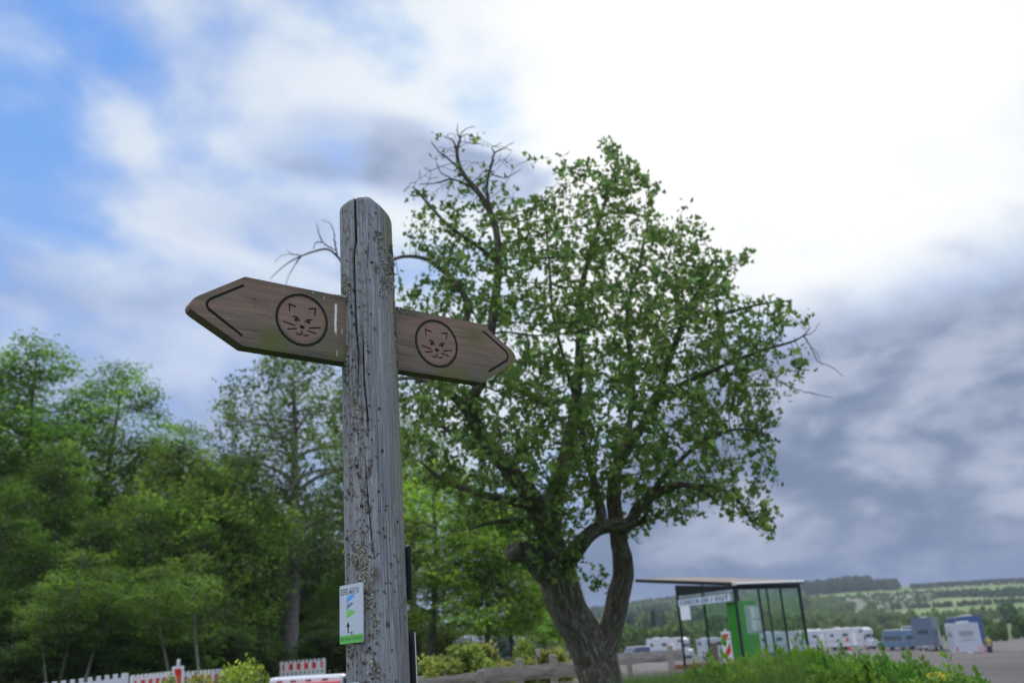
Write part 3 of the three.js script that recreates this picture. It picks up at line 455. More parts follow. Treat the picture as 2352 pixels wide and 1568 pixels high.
// px, py of the top, distance, width
plant(beech, 10, 775, 42, 1.0, 0.3, 'tallest dense green tree at the far left end of the wood', 'tree');
plant(beech, 196, 828, 46, 0.92, 2.1, 'tall rounded tree just right of the tallest one at the wood edge', 'tree');
plant(beech, -190, 800, 40, 1.05, 4.0, 'big tree cut by the left edge of the view', 'tree');
plant(hornbeam, 105, 1010, 37, 1.1, 1.0, 'dense green tree standing in front of the two tallest', 'tree');
plant(hornbeam, 285, 1000, 47, 1.0, 3.6, 'dark green tree filling the dip left of the yellowish oaks', 'tree', undefined, [0.9, 0.95, 0.95]);
plant(beech, 395, 958, 54, 0.9, 5.2, 'tree whose dark top shows above the yellowish oaks', 'tree', undefined, [0.85, 0.9, 0.9]);
plant(youngOak, 400, 1020, 39, 1.15, 0.9, 'yellow-green young oak left of the pale crooked stem', 'tree', undefined, [1, 1, 1]);
plant(youngOak, 530, 1050, 41, 1.05, 2.8, 'yellow-green young oak nearest the tall oak with the grey trunk', 'tree', undefined, [0.95, 1, 1]);
plant(hornbeam, 300, 1130, 34, 1.15, 5.5, 'bright green bushy tree in front of the yellowish oaks', 'tree', undefined, [0.9, 0.92, 0.9]);
plant(talloak, 650, 805, 46, 1.0, 0.6, 'tall oak with a thick straight grey trunk below the left arrow board', 'tree', undefined, [0.72, 0.74, 0.74]);
plant(talloak, 845, 950, 58, 0.8, 2.6, 'oak half hidden by the wooden post', 'tree', undefined, [0.95, 1, 1]);
plant(hornbeam, 800, 1150, 52, 0.8, 2.2, 'low green tree between the grey trunk and the post', 'tree');
plant(hornbeam, 540, 1190, 50, 0.9, 0.2, 'green tree left of the thick grey trunk, low in the wood', 'tree');
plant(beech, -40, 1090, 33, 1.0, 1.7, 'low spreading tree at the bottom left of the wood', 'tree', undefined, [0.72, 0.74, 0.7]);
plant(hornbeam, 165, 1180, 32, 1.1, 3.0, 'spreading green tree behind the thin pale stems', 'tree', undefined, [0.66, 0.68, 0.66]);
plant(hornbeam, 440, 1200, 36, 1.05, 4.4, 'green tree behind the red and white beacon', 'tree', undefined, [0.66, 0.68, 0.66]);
plant(talloak, 960, 960, 50, 0.7, 4.2, 'tall tree right behind the post, its crown mingling with the old tree', 'tree');
plant(lime, 985, 1060, 34, 1.15, 0.4, 'fresh green tree close to the right side of the post', 'tree');
plant(lime, 1118, 1150, 32, 1.05, 1.9, 'light green tree with a slim dark trunk, left of its twin', 'tree', undefined, [1.1, 1.1, 1]);
plant(lime, 1180, 1130, 33, 1.0, 3.3, 'light green tree with a slim dark trunk, nearer the old tree', 'tree', undefined, [1.1, 1.1, 1]);
plant(lime, 1250, 1250, 38, 0.95, 5.0, 'pale green tree showing left of the old trunk', 'tree', undefined, [1.15, 1.15, 1.1]);
plant(shrubby, 1290, 1395, 30, 1.0, 1, 'round green bush glimpsed against the left side of the old trunk', 'shrub', undefined, [1.3, 1.25, 1]);
// thin stems along the edge
for (const [px, top, d, turn, label] of [[140, 1255, 30, 0, 'thin pale stem standing upright near the left end of the wood'], [215, 1290, 30.5, 2, 'thin pale stem leaning right, second from the left'], [372, 1290, 31, 4.4, 'thin dark stem in the middle of the wood edge'], [452, 1260, 31, 3.3, 'thin crooked stem just right of the beacon'], [92, 1330, 29.5, 5.1, 'short thin stem at the lower left corner']]) plant(sapling, px, top, d, 1, turn, label, 'tree');
// back rows that close the wood
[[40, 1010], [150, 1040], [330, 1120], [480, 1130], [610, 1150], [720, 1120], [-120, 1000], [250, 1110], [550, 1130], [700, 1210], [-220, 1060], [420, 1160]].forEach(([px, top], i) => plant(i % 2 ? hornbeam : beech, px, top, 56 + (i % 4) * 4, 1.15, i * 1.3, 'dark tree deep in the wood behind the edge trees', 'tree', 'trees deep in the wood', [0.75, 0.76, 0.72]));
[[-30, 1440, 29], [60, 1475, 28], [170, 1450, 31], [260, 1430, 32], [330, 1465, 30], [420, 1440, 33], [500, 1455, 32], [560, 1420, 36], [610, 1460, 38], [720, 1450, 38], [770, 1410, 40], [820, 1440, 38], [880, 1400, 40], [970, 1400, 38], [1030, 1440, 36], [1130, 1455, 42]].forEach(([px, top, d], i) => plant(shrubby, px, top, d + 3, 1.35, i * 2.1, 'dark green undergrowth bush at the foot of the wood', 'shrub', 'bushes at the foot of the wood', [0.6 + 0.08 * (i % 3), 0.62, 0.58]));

// ---------------------------------------------------------------- the signpost
const POST = { x: -0.34985, z: -2.30084, kx: -0.035, kz: -0.035, H: 2.422, face: 0.1745 };          // foot, lean and the side turned to the camera
const axis = (y) => V(POST.x + POST.kx * y, y, POST.z + POST.kz * y);
const postR = (y) => 0.0795 + 0.0006 * (1.6 - y);
const signpost = thing('signpost', 'weathered grey round wooden signpost carrying two pointed brown arrow boards', 'signpost', [POST.x, 0, POST.z]);
const postTurn = new THREE.Quaternion().setFromUnitVectors(V(0, 1, 0), V(POST.kx, 1, POST.kz).normalize()).multiply(new THREE.Quaternion().setFromAxisAngle(V(0, 1, 0), POST.face));
const CRACKS = [[[2.45, -24, 6], [2.31, -24, 7], [2.255, -24, 7.5], [2.225, -29, 6.5], [2.1, -29.5, 5], [1.98, -28, 5], [1.9, -24, 4], [1.82, -25.5, 2.5], [1.73, -25, 0.5]], [[1.97, -13, 0.5], [1.90, -13.5, 3], [1.805, -12.5, 3.5], [1.71, -8, 3.5], [1.63, -7, 1]], [[1.62, -15, 0.6], [1.48, -11, 2.4], [1.395, -7, 2.4], [1.33, -3, 1]], [[2.36, 8, 0.8], [2.22, 3, 1.6], [2.12, -2, 0.8]], [[1.5, 40, 1], [1.2, 48, 1.6], [0.9, 50, 1.4]], [[1.3, 60, 1.5], [0.9, 66, 2.4], [0.3, 66, 2]]];
function crackAt(deg, y) {                                                                        // 0..1 depth of the drying cracks
  let best = 0;
  for (const c of CRACKS) { const top = c[0][0], bot = c[c.length - 1][0]; if (y > top || y < bot) continue; for (let i = 1; i < c.length; i++) if (y >= c[i][0]) { const t = (y - c[i - 1][0]) / (c[i][0] - c[i - 1][0]), a = lerp(c[i - 1][1], c[i][1], t) + 0.8 * noise(y * 9, 2), w = lerp(c[i - 1][2], c[i][2], t) * 0.36; best = Math.max(best, Math.exp(-(((deg - a) / w) ** 2) * 1.2) * Math.min(1, w / 0.9)); break; } }
  return best;
}
const grainAt = (u, v) => { const c = Math.cos(u * 6.2832), s = Math.sin(u * 6.2832); return fbm(c * 14, s * 14, v * 2.2, 4) * 2; };
const KNOTS = [[-2, 1.285, 0.016], [20, 2.16, 0.012], [-3, 1.055, 0.013], [12, 1.97, 0.006]];
{
  const na = 220, nh = 300, pos = [], uv = [], idx = [], R0 = 0.0795;
  const topAt = (x, z) => POST.H - 0.010 - 0.55 * Math.max(0, x - 0.012) - 2.3 * Math.max(0, x - 0.012) ** 2 - 0.12 * Math.max(0, -x - 0.035) - 0.25 * Math.max(0, -z) * 0.3 + 0.003 * noise(x * 60, z * 60);
  for (let j = 0; j <= nh; j++) for (let i = 0; i <= na; i++) {
    const u = i / na, a = (u - 0.5) * 2 * Math.PI, deg = a * 180 / Math.PI, f = j / nh;
    let R = R0 * (1 + 0.012 * noise(Math.cos(a) * 1.5, Math.sin(a) * 1.5, f * 3)), x = Math.sin(a) * R, z = Math.cos(a) * R;
    const top = topAt(x, z), y = f * top, fine = grainAt(u, y);
    R = postR(y) * (1 + 0.010 * noise(Math.cos(a) * 1.5, Math.sin(a) * 1.5, y * 1.2)) + 0.0004 * fine - 0.013 * crackAt(deg, y);
    for (const [kd, ky, kr] of KNOTS) { const d = Math.hypot((deg - kd) * 0.0014, (y - ky) * 0.6) / kr; R += 0.0016 * Math.exp(-((d - 1) ** 2) * 3) - 0.002 * Math.exp(-d * d * 4); }
    R -= 0.010 * Math.pow(sstep(top - 0.014, top, y), 3);
    pos.push(Math.sin(a) * R, y, Math.cos(a) * R); uv.push(u, y / 2.6);
  }
  for (let j = 0; j < nh; j++) for (let i = 0; i < na; i++) { const a = j * (na + 1) + i, b = a + na + 1; idx.push(a, a + 1, b, b, a + 1, b + 1); }
  const rim = nh * (na + 1), rings = 10;                                                            // the sawn top
  let prev = rim;
  for (let k = 1; k <= rings; k++) { const s = pos.length / 3, q = 1 - k / rings; for (let i = 0; i <= na; i++) { const o = (rim + i) * 3, x = pos[o] * q, z = pos[o + 2] * q; pos.push(x, topAt(x, z) + 0.002 * Math.sqrt(1 - q) - 0.012 * (i > na * 0.42 && i < na * 0.445 ? 1 : 0) * q, z); uv.push(0.5 + x * 2, (POST.H + z * 2) / 2.6); } for (let i = 0; i < na; i++) idx.push(prev + i, prev + i + 1, s + i, s + i, prev + i + 1, s + i + 1); prev = s; }
  const g = new THREE.BufferGeometry(); g.setAttribute('position', new THREE.Float32BufferAttribute(pos, 3)); g.setAttribute('uv', new THREE.Float32BufferAttribute(uv, 2)); g.setIndex(idx); g.computeVertexNormals();
  const lichen = (u, y) => fbm(Math.cos(u * 6.2832) * 5, Math.sin(u * 6.2832) * 5, y * 55, 4) * 2;
  const map = texture(1024, 2048, (u, v) => {
    const y = v * 2.6, deg = (u - 0.5) * 360, f = grainAt(u, y), c = Math.cos(u * 6.2832), s = Math.sin(u * 6.2832);
    const fib = fbm(c * 46, s * 46, y * 4.5, 3) * 2, fleck = fbm(c * 30, s * 30, y * 16, 3) * 2, broad = fbm(c * 2, s * 2, y * 1.3, 3) * 2;
    let k = lerp3([0.105, 0.116, 0.133], [0.312, 0.338, 0.375], clamp(0.5 + 0.30 * f + 0.62 * fib + 0.30 * broad));
    k = lerp3(k, [0.46, 0.46, 0.45], sstep(0.34, 0.62, fleck) * 0.55);
    const east = sstep(12, 66, deg) * sstep(150, 100, deg);
    k = lerp3(k, lerp3([0.16, 0.145, 0.095], [0.27, 0.245, 0.165], clamp(0.5 + fib)), east * (0.55 + 0.4 * broad));
    k = lerp3(k, [0.115, 0.125, 0.03], sstep(30, 62, deg) * sstep(2.18, 2.26, y + 0.05 * broad) * sstep(2.44, 2.36, y) * 0.7);
    k = lerp3(k, [0.16, 0.16, 0.06], sstep(58, 80, deg) * 0.45 * clamp(0.5 + 1.2 * broad));
    const spot = sstep(0.40, 0.56, fbm(c * 5, s * 5, y * 55 + 31, 4) * 2) * sstep(-0.1, 0.5, fbm(c * 1.7, s * 1.7, y * 4 + 3, 3) * 2); k = lerp3(k, [0.045, 0.035, 0.026], spot * 0.85);
    const brown = sstep(0.16, 0.42, lichen(u, y + 40)) * sstep(-95, -40, deg) * sstep(10, -12, deg); k = lerp3(k, [0.10, 0.075, 0.05], brown * 0.6);
    for (const [kd, ky, kr] of KNOTS) { const d = Math.hypot((deg - kd) * 0.0014, (y - ky) * 0.6) / kr; k = lerp3(k, [0.085, 0.07, 0.055], 0.8 * Math.exp(-Math.pow(Math.max(0, d - 0.25), 2) * 2.2)); }
    const ck = crackAt(deg, y); k = lerp3(k, [0.012, 0.011, 0.010], clamp(ck * 1.6));
    k = lerp3(k, [0.02, 0.018, 0.016], 0.6 * sstep(0.74, 0.84, fbm(c * 26, s * 26, y * 1.1 + 7, 2) * 2));
    return k;
  });
  const bump = texture(1024, 1024, (u, v) => { const y = v * 2.6, c = Math.cos(u * 6.2832), s = Math.sin(u * 6.2832), k = 0.5 + 0.55 * fbm(c * 46, s * 46, y * 4.5, 3) * 2 + 0.25 * fbm(c * 30, s * 30, y * 20, 2); return [k, k, k]; }, true);
  const post = part('post', g, new THREE.MeshStandardMaterial({ map, bumpMap: bump, bumpScale: 0.0022, roughness: 0.9 }), signpost); post.quaternion.copy(postTurn);
  // lichen: crumpled flakes, thick on the right edge, round the boards and below the middle
  const r = rng(606), onPost = (deg, y, out) => V(Math.sin(deg * DEG) * (postR(y) + out), y, Math.cos(deg * DEG) * (postR(y) + out)).applyQuaternion(postTurn);
  const flake = (seed) => { const q = rng(seed), p = [0, 0.35, 0], id = [], n = 7; for (let i = 0; i < n; i++) { const a = i / n * 6.283, R = 0.6 + 0.6 * q(); p.push(Math.cos(a) * R, 0.15 + 0.75 * q(), Math.sin(a) * R); id.push(0, 1 + (i + 1) % n, 1 + i); } const g2 = new THREE.BufferGeometry(); g2.setAttribute('position', new THREE.Float32BufferAttribute(p, 3)); g2.setIndex(id); g2.computeVertexNormals(); g2.setAttribute('uv', new THREE.Float32BufferAttribute(new Float32Array(p.length / 3 * 2), 2)); return g2; };
  const pale = [], dark = [];
  const put = (list, deg, y, size, c) => { size *= 0.82; const n = V(Math.sin(deg * DEG), 0, Math.cos(deg * DEG)).applyQuaternion(postTurn), q = new THREE.Quaternion().setFromUnitVectors(V(0, 1, 0), n.add(V((r() - 0.5) * 0.9, (r() - 0.5) * 0.9, (r() - 0.5) * 0.9)).normalize()).multiply(new THREE.Quaternion().setFromAxisAngle(V(0, 1, 0), r() * 6.28)), e = new THREE.Euler().setFromQuaternion(q, 'YXZ'); list.push({ p: onPost(deg, y, 0.0002), s: size, rx: e.x, ry: e.y, rz: e.z, c }); };
  const PATCH = [[68, 2.21, 12, 0.045, 300, 0.0042], [52, 2.17, 12, 0.06, 140, 0.003], [30, 2.26, 7, 0.05, 80, 0.003], [38, 2.14, 16, 0.06, 170, 0.0026], [76, 2.05, 8, 0.12, 150, 0.003], [82, 1.9, 6, 0.16, 150, 0.003], [-58, 2.12, 14, 0.05, 150, 0.0026], [-50, 2.10, 8, 0.03, 90, 0.003], [-56, 1.885, 9, 0.045, 120, 0.0034], [-40, 1.775, 9, 0.04, 50, 0.0028], [-30, 1.74, 9, 0.04, 40, 0.0028], [-28, 1.69, 14, 0.04, 70, 0.0028], [-38, 1.58, 16, 0.05, 50, 0.0026], [-34, 1.37, 18, 0.05, 110, 0.0026], [-24, 1.315, 18, 0.03, 220, 0.0028], [-14, 1.25, 9, 0.035, 200, 0.003], [-30, 1.34, 12, 0.03, 120, 0.0025], [-60, 1.115, 14, 0.018, 80, 0.003], [-17, 1.46, 3, 0.008, 40, 0.0036], [-5, 1.18, 10, 0.05, 110, 0.0024], [0, 1.03, 22, 0.04, 60, 0.0026], [-12, 1.075, 5, 0.010, 34, 0.0034], [84, 1.6, 6, 0.25, 130, 0.0024], [-86, 1.5, 6, 0.4, 90, 0.002]];
  for (const [d, y, sd, sy, n, size] of PATCH) for (let i = 0; i < n; i++) { const g1 = (r() + r() + r() - 1.5) * 1.1, g2 = (r() + r() + r() - 1.5) * 1.1, v = 0.75 + 0.5 * r(), m = r(); put(m < 0.55 ? pale : dark, d + g1 * sd, Math.min(y + g2 * sy, 2.29), size * (0.5 + r()), m < 0.55 ? [0.31 * v, 0.325 * v, 0.285 * v] : m < 0.85 ? [0.12 * v, 0.095 * v, 0.065 * v] : [0.20 * v, 0.21 * v, 0.12 * v]); }
  for (let i = 0; i < 330; i++) { const v = 0.6 + 0.6 * r(); put(dark, -95 + 190 * r(), 0.6 + 1.7 * r(), 0.0012 + 0.0048 * r() * r() * r(), r() < 0.72 ? [0.06 * v, 0.045 * v, 0.035 * v] : [0.34 * v, 0.35 * v, 0.31 * v]); }
  for (let i = 0; i < 150; i++) { const v = 0.7 + 0.6 * r(), y = r() < 0.75 ? 0.95 + 0.8 * r() : 1.75 + 0.5 * r(); put(dark, -70 + 105 * r() * (0.5 + 0.5 * r()), y, 0.0035 + 0.0055 * r() * r(), [0.062 * v, 0.048 * v, 0.036 * v]); }
  const lm = std(1, 1, 1, 0.95, { side: THREE.DoubleSide });
  scatter('lichen', flake(1), lm, pale, signpost); scatter('lichen', flake(2), lm, dark, signpost);
}
// ---- the two arrow boards: a slab, a front skin with the grooves cut out of it, and the dark floors of the grooves
{
  const S = 1.0265, origin = V(-0.4112, 1.98, -2.363), turn = 0.655;
  const boardTex = (flip) => texture(1024, 512, (u, v) => {
    const x = (u - 0.5) * 1.2, y = (v - 0.5) * 0.3, sx = flip ? x + 3 : x;
    const bend = 0.012 * Math.exp(-(((x + 0.345) / 0.07) ** 2)) * Math.sign(y - 0.04) * Math.exp(-Math.abs(y - 0.04) * 18), yy = y + bend + 0.006 * noise(sx * 3, y * 9);
    const ring = fbm(sx * 1.3, yy * 62, 3, 4) * 2, fine = fbm(sx * 5, yy * 260, 7, 3) * 2, broad = fbm(sx * 3.5, y * 7, 11, 4) * 2;
    let k = lerp3([0.170, 0.115, 0.086], [0.250, 0.168, 0.128], clamp(0.5 + 0.48 * ring + 0.45 * fine));
    k = lerp3(k, [0.120, 0.112, 0.078], clamp(0.34 + 1.1 * broad) * 0.8); k = lerp3(k, [0.045, 0.038, 0.030], 0.6 * sstep(0.42, 0.62, fbm(sx * 4, yy * 150, 13, 3) * 2)); k = lerp3(k, [0.26, 0.24, 0.21], 0.5 * sstep(0.40, 0.60, fbm(sx * 6, yy * 190, 23, 3) * 2));
    const edge = Math.max(sstep(0.066, 0.100, Math.abs(y)), 0); k = lerp3(k, [0.075, 0.073, 0.05], edge * clamp(0.65 + broad));
    const alg = sstep(-0.015, -0.09, y) * clamp(0.2 + 1.8 * fbm(sx * 9, y * 5, 5, 3) * 2) + (flip ? 1.0 * Math.exp(-(((x - 0.37) / 0.05) ** 2) - (((y - 0.06) / 0.03) ** 2)) + 0.9 * sstep(0.45, 0.54, x) : 1.0 * Math.exp(-(((x + 0.29) / 0.03) ** 2) - (((y + 0.07) / 0.03) ** 2)));
    k = lerp3(k, [0.105, 0.118, 0.025], clamp(alg) * 0.75);
    const rx = flip ? 0.226 : -0.214, inside = Math.hypot(x - rx, y - 0.009); k = lerp3(k, lerp3([0.205, 0.128, 0.102], [0.285, 0.185, 0.150], clamp(0.5 + 0.5 * ring + 0.4 * fine)), sstep(0.069, 0.060, inside) * 0.72);
    if (!flip) {
      const kd = Math.hypot((x + 0.352) * 0.8 + 0.4 * (y - 0.04), (y - 0.040) * 1.6 + 0.3 * (x + 0.352)) * (1 + 0.5 * noise(x * 90, y * 90)); k = lerp3(k, [0.07, 0.045, 0.033], 0.8 * Math.exp(-((kd / 0.007) ** 2)) + 0.2 * Math.exp(-(((kd - 0.02) / 0.006) ** 2)));
      const drip = (cx, y0, y1, w) => sstep(w, w * 0.55, Math.abs(x - cx - 0.0012 * noise(y * 60, cx * 40)) + w * 0.12 * noise(y * 140, 3)) * sstep(y0 - 0.004, y0 + 0.003, y) * sstep(y1 + 0.004, y1 - 0.003, y);
      k = lerp3(k, [0.72, 0.74, 0.78], clamp(drip(-0.1135, -0.010, 0.074, 0.0044) + 0.8 * drip(-0.1115, -0.019, -0.008, 0.0018) + 0.55 * drip(-0.093, -0.012, 0.002, 0.0022) + 0.6 * drip(-0.108, -0.082, -0.066, 0.0018) + 0.5 * drip(-0.150, 0.082, 0.092, 0.002) + 0.35 * drip(-0.185, 0.092, 0.098, 0.002)));
      k = lerp3(k, [0.30, 0.11, 0.05], 0.55 * sstep(-0.083, -0.076, x));
    } else k = lerp3(k, [0.13, 0.13, 0.13], 0.55 * Math.exp(-((Math.hypot(x - 0.222, y - 0.036) / 0.006) ** 2)));
    return k;
  });
  const dot = (x, y, rx, ry, n = 18, tilt = 0) => { const a = []; for (let i = 0; i < n; i++) { const t = i / n * 6.2832, c = Math.cos(t) * rx, s = Math.sin(t) * ry; a.push([x + c * Math.cos(tilt) - s * Math.sin(tilt), y + c * Math.sin(tilt) + s * Math.cos(tilt)]); } return a; };
  const stroke = (pts, w) => {                                                                    // outline of a groove along points, round ended
    const L = [], R = [], n = pts.length, cap = (c, ang) => { const o = []; for (let i = 1; i < 6; i++) { const t = ang - Math.PI / 2 + i / 6 * Math.PI; o.push([c[0] + Math.cos(t) * w / 2, c[1] + Math.sin(t) * w / 2]); } return o; };
    for (let i = 0; i < n; i++) { const a = pts[Math.max(0, i - 1)], b = pts[Math.min(n - 1, i + 1)]; let dx = b[0] - a[0], dy = b[1] - a[1]; const l = Math.hypot(dx, dy); dx /= l; dy /= l; let k = 1; if (i > 0 && i < n - 1) { const e = Math.hypot(pts[i][0] - a[0], pts[i][1] - a[1]); k = 1 / Math.max(0.5, ((pts[i][0] - a[0]) * dx + (pts[i][1] - a[1]) * dy) / e); } L.push([pts[i][0] - dy * w / 2 * k, pts[i][1] + dx * w / 2 * k]); R.push([pts[i][0] + dy * w / 2 * k, pts[i][1] - dx * w / 2 * k]); }
    const e0 = Math.atan2(pts[0][1] - pts[1][1], pts[0][0] - pts[1][0]), e1 = Math.atan2(pts[n - 1][1] - pts[n - 2][1], pts[n - 1][0] - pts[n - 2][0]);
    return [...R, ...cap(pts[n - 1], e1), ...L.reverse(), ...cap(pts[0], e0)];
  };
  const curve = (pts, n) => new THREE.SplineCurve(pts.map((q) => new THREE.Vector2(...q))).getPoints(n).map((q) => [q.x, q.y]);
  const shapeOf = (pts) => new THREE.Shape(pts.map((q) => new THREE.Vector2(...q)));
  const pathOf = (pts) => new THREE.Path(pts.map((q) => new THREE.Vector2(...q)));
  const face = (cx, cy) => {                                                                      // the cat's face, offsets from the middle of its ring
    const P = (list) => list.map(([x, y]) => [cx + x, cy + y]);
    return [
      ['cat_ear', stroke(P([[-0.0375, 0.0215], [-0.0395, 0.0400], [-0.0205, 0.0365]]), 0.0044)], ['cat_ear', stroke(P([[0.0195, 0.0378], [0.0388, 0.0415], [0.0368, 0.0212]]), 0.0044)],
      ['cat_eye', [...dot(cx - 0.0178, cy - 0.0026, 0.0054, 0.0058)]], ['cat_brow', stroke(curve(P([[-0.0275, 0.0052], [-0.0205, 0.0068], [-0.0128, 0.0028], [-0.0082, -0.0042]]), 8), 0.0041)],
      ['cat_eye', [...dot(cx + 0.0194, cy - 0.0026, 0.0054, 0.0056)]], ['cat_brow', stroke(curve(P([[0.0090, -0.0058], [0.0140, 0.0016], [0.0205, 0.0050], [0.0285, 0.0045]]), 8), 0.0041)],
      ['cat_whisker', stroke(P([[-0.0535, -0.0140], [-0.0215, -0.0203]]), 0.0041)], ['cat_whisker', stroke(P([[-0.0410, -0.0336], [-0.0160, -0.0283]]), 0.0041)], ['cat_whisker', stroke(P([[0.0223, -0.0205], [0.0545, -0.0132]]), 0.0041)], ['cat_whisker', stroke(P([[0.0175, -0.0283], [0.0422, -0.0335]]), 0.0041)],
      ['cat_nose', dot(cx + 0.0004, cy - 0.0212, 0.0078, 0.0052, 18, -0.1)],
      ['cat_mouth', stroke(curve(P([[-0.0162, -0.0420], [-0.0085, -0.0446], [-0.0012, -0.0405], [0.0006, -0.0330]]), 10), 0.0041)], ['cat_mouth', stroke(curve(P([[0.0052, -0.0432], [0.0102, -0.0447], [0.0182, -0.0418]]), 8), 0.0041)],
    ];
  };
  const paint = std(0.006, 0.006, 0.006, 0.85), paintGreen = std(0.012, 0.015, 0.008, 0.85);
  const T = 0.046, SKIN = 0.004;
  function board(outline, arrow, rc, flip, label) {
    const sc = (l) => l.map(([x, y]) => [x * S, y * S]), out = sc(outline), cx = rc[0] * S, cy = rc[1] * S, R = 0.0722 * S;
    const map = boardTex(flip); map.wrapS = map.wrapT = THREE.ClampToEdgeWrapping;
    const wood = new THREE.MeshStandardMaterial({ map, roughness: 0.85, bumpMap: map, bumpScale: 0.0012 });
    const uvOf = (g) => { const p = g.attributes.position, u = new Float32Array(p.count * 2); for (let i = 0; i < p.count; i++) { u[i * 2] = p.getX(i) / 1.2 + 0.5; u[i * 2 + 1] = p.getY(i) / 0.3 + 0.5; } g.setAttribute('uv', new THREE.BufferAttribute(u, 2)); return g; };
    const b = new THREE.Group(); b.name = 'arrow_board'; b.userData.label = label; signpost.add(b); b.position.copy(origin).sub(signpost.position); b.rotation.y = turn;
    const core = new THREE.ExtrudeGeometry(shapeOf(out), { depth: T - SKIN - 0.006, bevelEnabled: true, bevelThickness: 0.003, bevelSize: 0.0025, bevelOffset: -0.0025, bevelSegments: 2 }); core.translate(0, 0, -T + 0.003);
    part('board', uvOf(core), wood, b);
    const pieces = face(cx, cy), groove = stroke(sc(arrow), 0.0072), inner = dot(cx, cy, R - 0.0042, R - 0.0042, 64), outer = dot(cx, cy, R + 0.0042, R + 0.0042, 64);
    // front skin: everything outside the ring, then the disc with the face
    const skinOut = shapeOf(out); skinOut.holes.push(pathOf(groove), pathOf(outer));
    const disc = shapeOf(inner); for (const [, q] of pieces) disc.holes.push(pathOf(q));
    const opt = { depth: SKIN - 0.0006, bevelEnabled: false, curveSegments: 4 };
    const skin = new THREE.ExtrudeGeometry(skinOut, { ...opt }), skin2 = new THREE.ExtrudeGeometry(disc, { ...opt }); skin.translate(0, 0, -SKIN); skin2.translate(0, 0, -SKIN);
    part('front_face', [uvOf(skin), uvOf(skin2)], wood, b);
    const floor = (name, pts, m, hole) => { const s = shapeOf(pts); if (hole) s.holes.push(pathOf(hole)); const g = new THREE.ExtrudeGeometry(s, { depth: 0.0012, bevelEnabled: false }); g.translate(0, 0, -SKIN + 0.0001); part(name, g, m, b); };
    floor('arrow_groove', groove, paint); floor('ring_groove', dot(cx, cy, R + 0.0043, R + 0.0043, 64), paintGreen, dot(cx, cy, R - 0.0043, R - 0.0043, 64));
    for (const [n, q] of pieces) floor(n, q, paint);
    return b;
  }
  const tipL = [[-0.3725, 0.0995], [-0.490, 0.0205], [-0.5000, 0.0118], [-0.5065, 0.0015], [-0.5082, -0.008], [-0.5050, -0.0165], [-0.495, -0.0240], [-0.3665, -0.0945], [0.0, -0.0945], [0.0, 0.1012]].reverse();
  const tipR = [[0.3890, 0.1040], [0.5010, 0.0360], [0.5105, 0.0275], [0.5160, 0.0170], [0.5165, 0.0075], [0.5130, -0.0010], [0.5040, -0.0085], [0.3850, -0.0900], [0.0, -0.0920], [0.0, 0.1015]];
  const arc = (a, b, c, d, e) => curve([[0, 0], [1, 1]], 1) && [a, ...curve([b, c, d], 8), e];
  const L = board(tipL, arc([-0.3763, 0.0728], [-0.4590, 0.0182], [-0.4668, 0.0040], [-0.4609, -0.0103], [-0.3729, -0.0654]), [-0.2090, 0.0068], false, 'longer brown arrow board pointing left with a carved cat face and bird droppings');
  const Rb = board(tipR, arc([0.3948, 0.0797], [0.4759, 0.0292], [0.4865, 0.0140], [0.4816, -0.0026], [0.4100, -0.0492]), [0.2200, 0.0100], true, 'greener brown arrow board pointing right with a carved cat face');
  // lichen on the upper edges of the boards next to the post
  const r = rng(717), list = []; for (let i = 0; i < 260; i++) { const t = r(), x = t < 0.6 ? -0.075 - 0.05 * r() * r() : 0.085 + 0.05 * r() * r(), v = 0.7 + 0.5 * r(); list.push({ p: V(x, 0.1035 - (r() < 0.5 ? 0 : 0.02 * r() * r()), 0.001 - (r() < 0.4 ? 0 : 0.03 * r())), s: 0.0015 + 0.003 * r(), rx: (r() - 0.5) * 2, ry: r() * 6, rz: r() * 2, c: [0.36 * v, 0.38 * v, 0.32 * v] }); }
  const fl = new THREE.IcosahedronGeometry(1, 0); fl.scale(1, 0.5, 1);
  scatter('lichen', fl, std(1, 1, 1, 0.95), list, L);
}
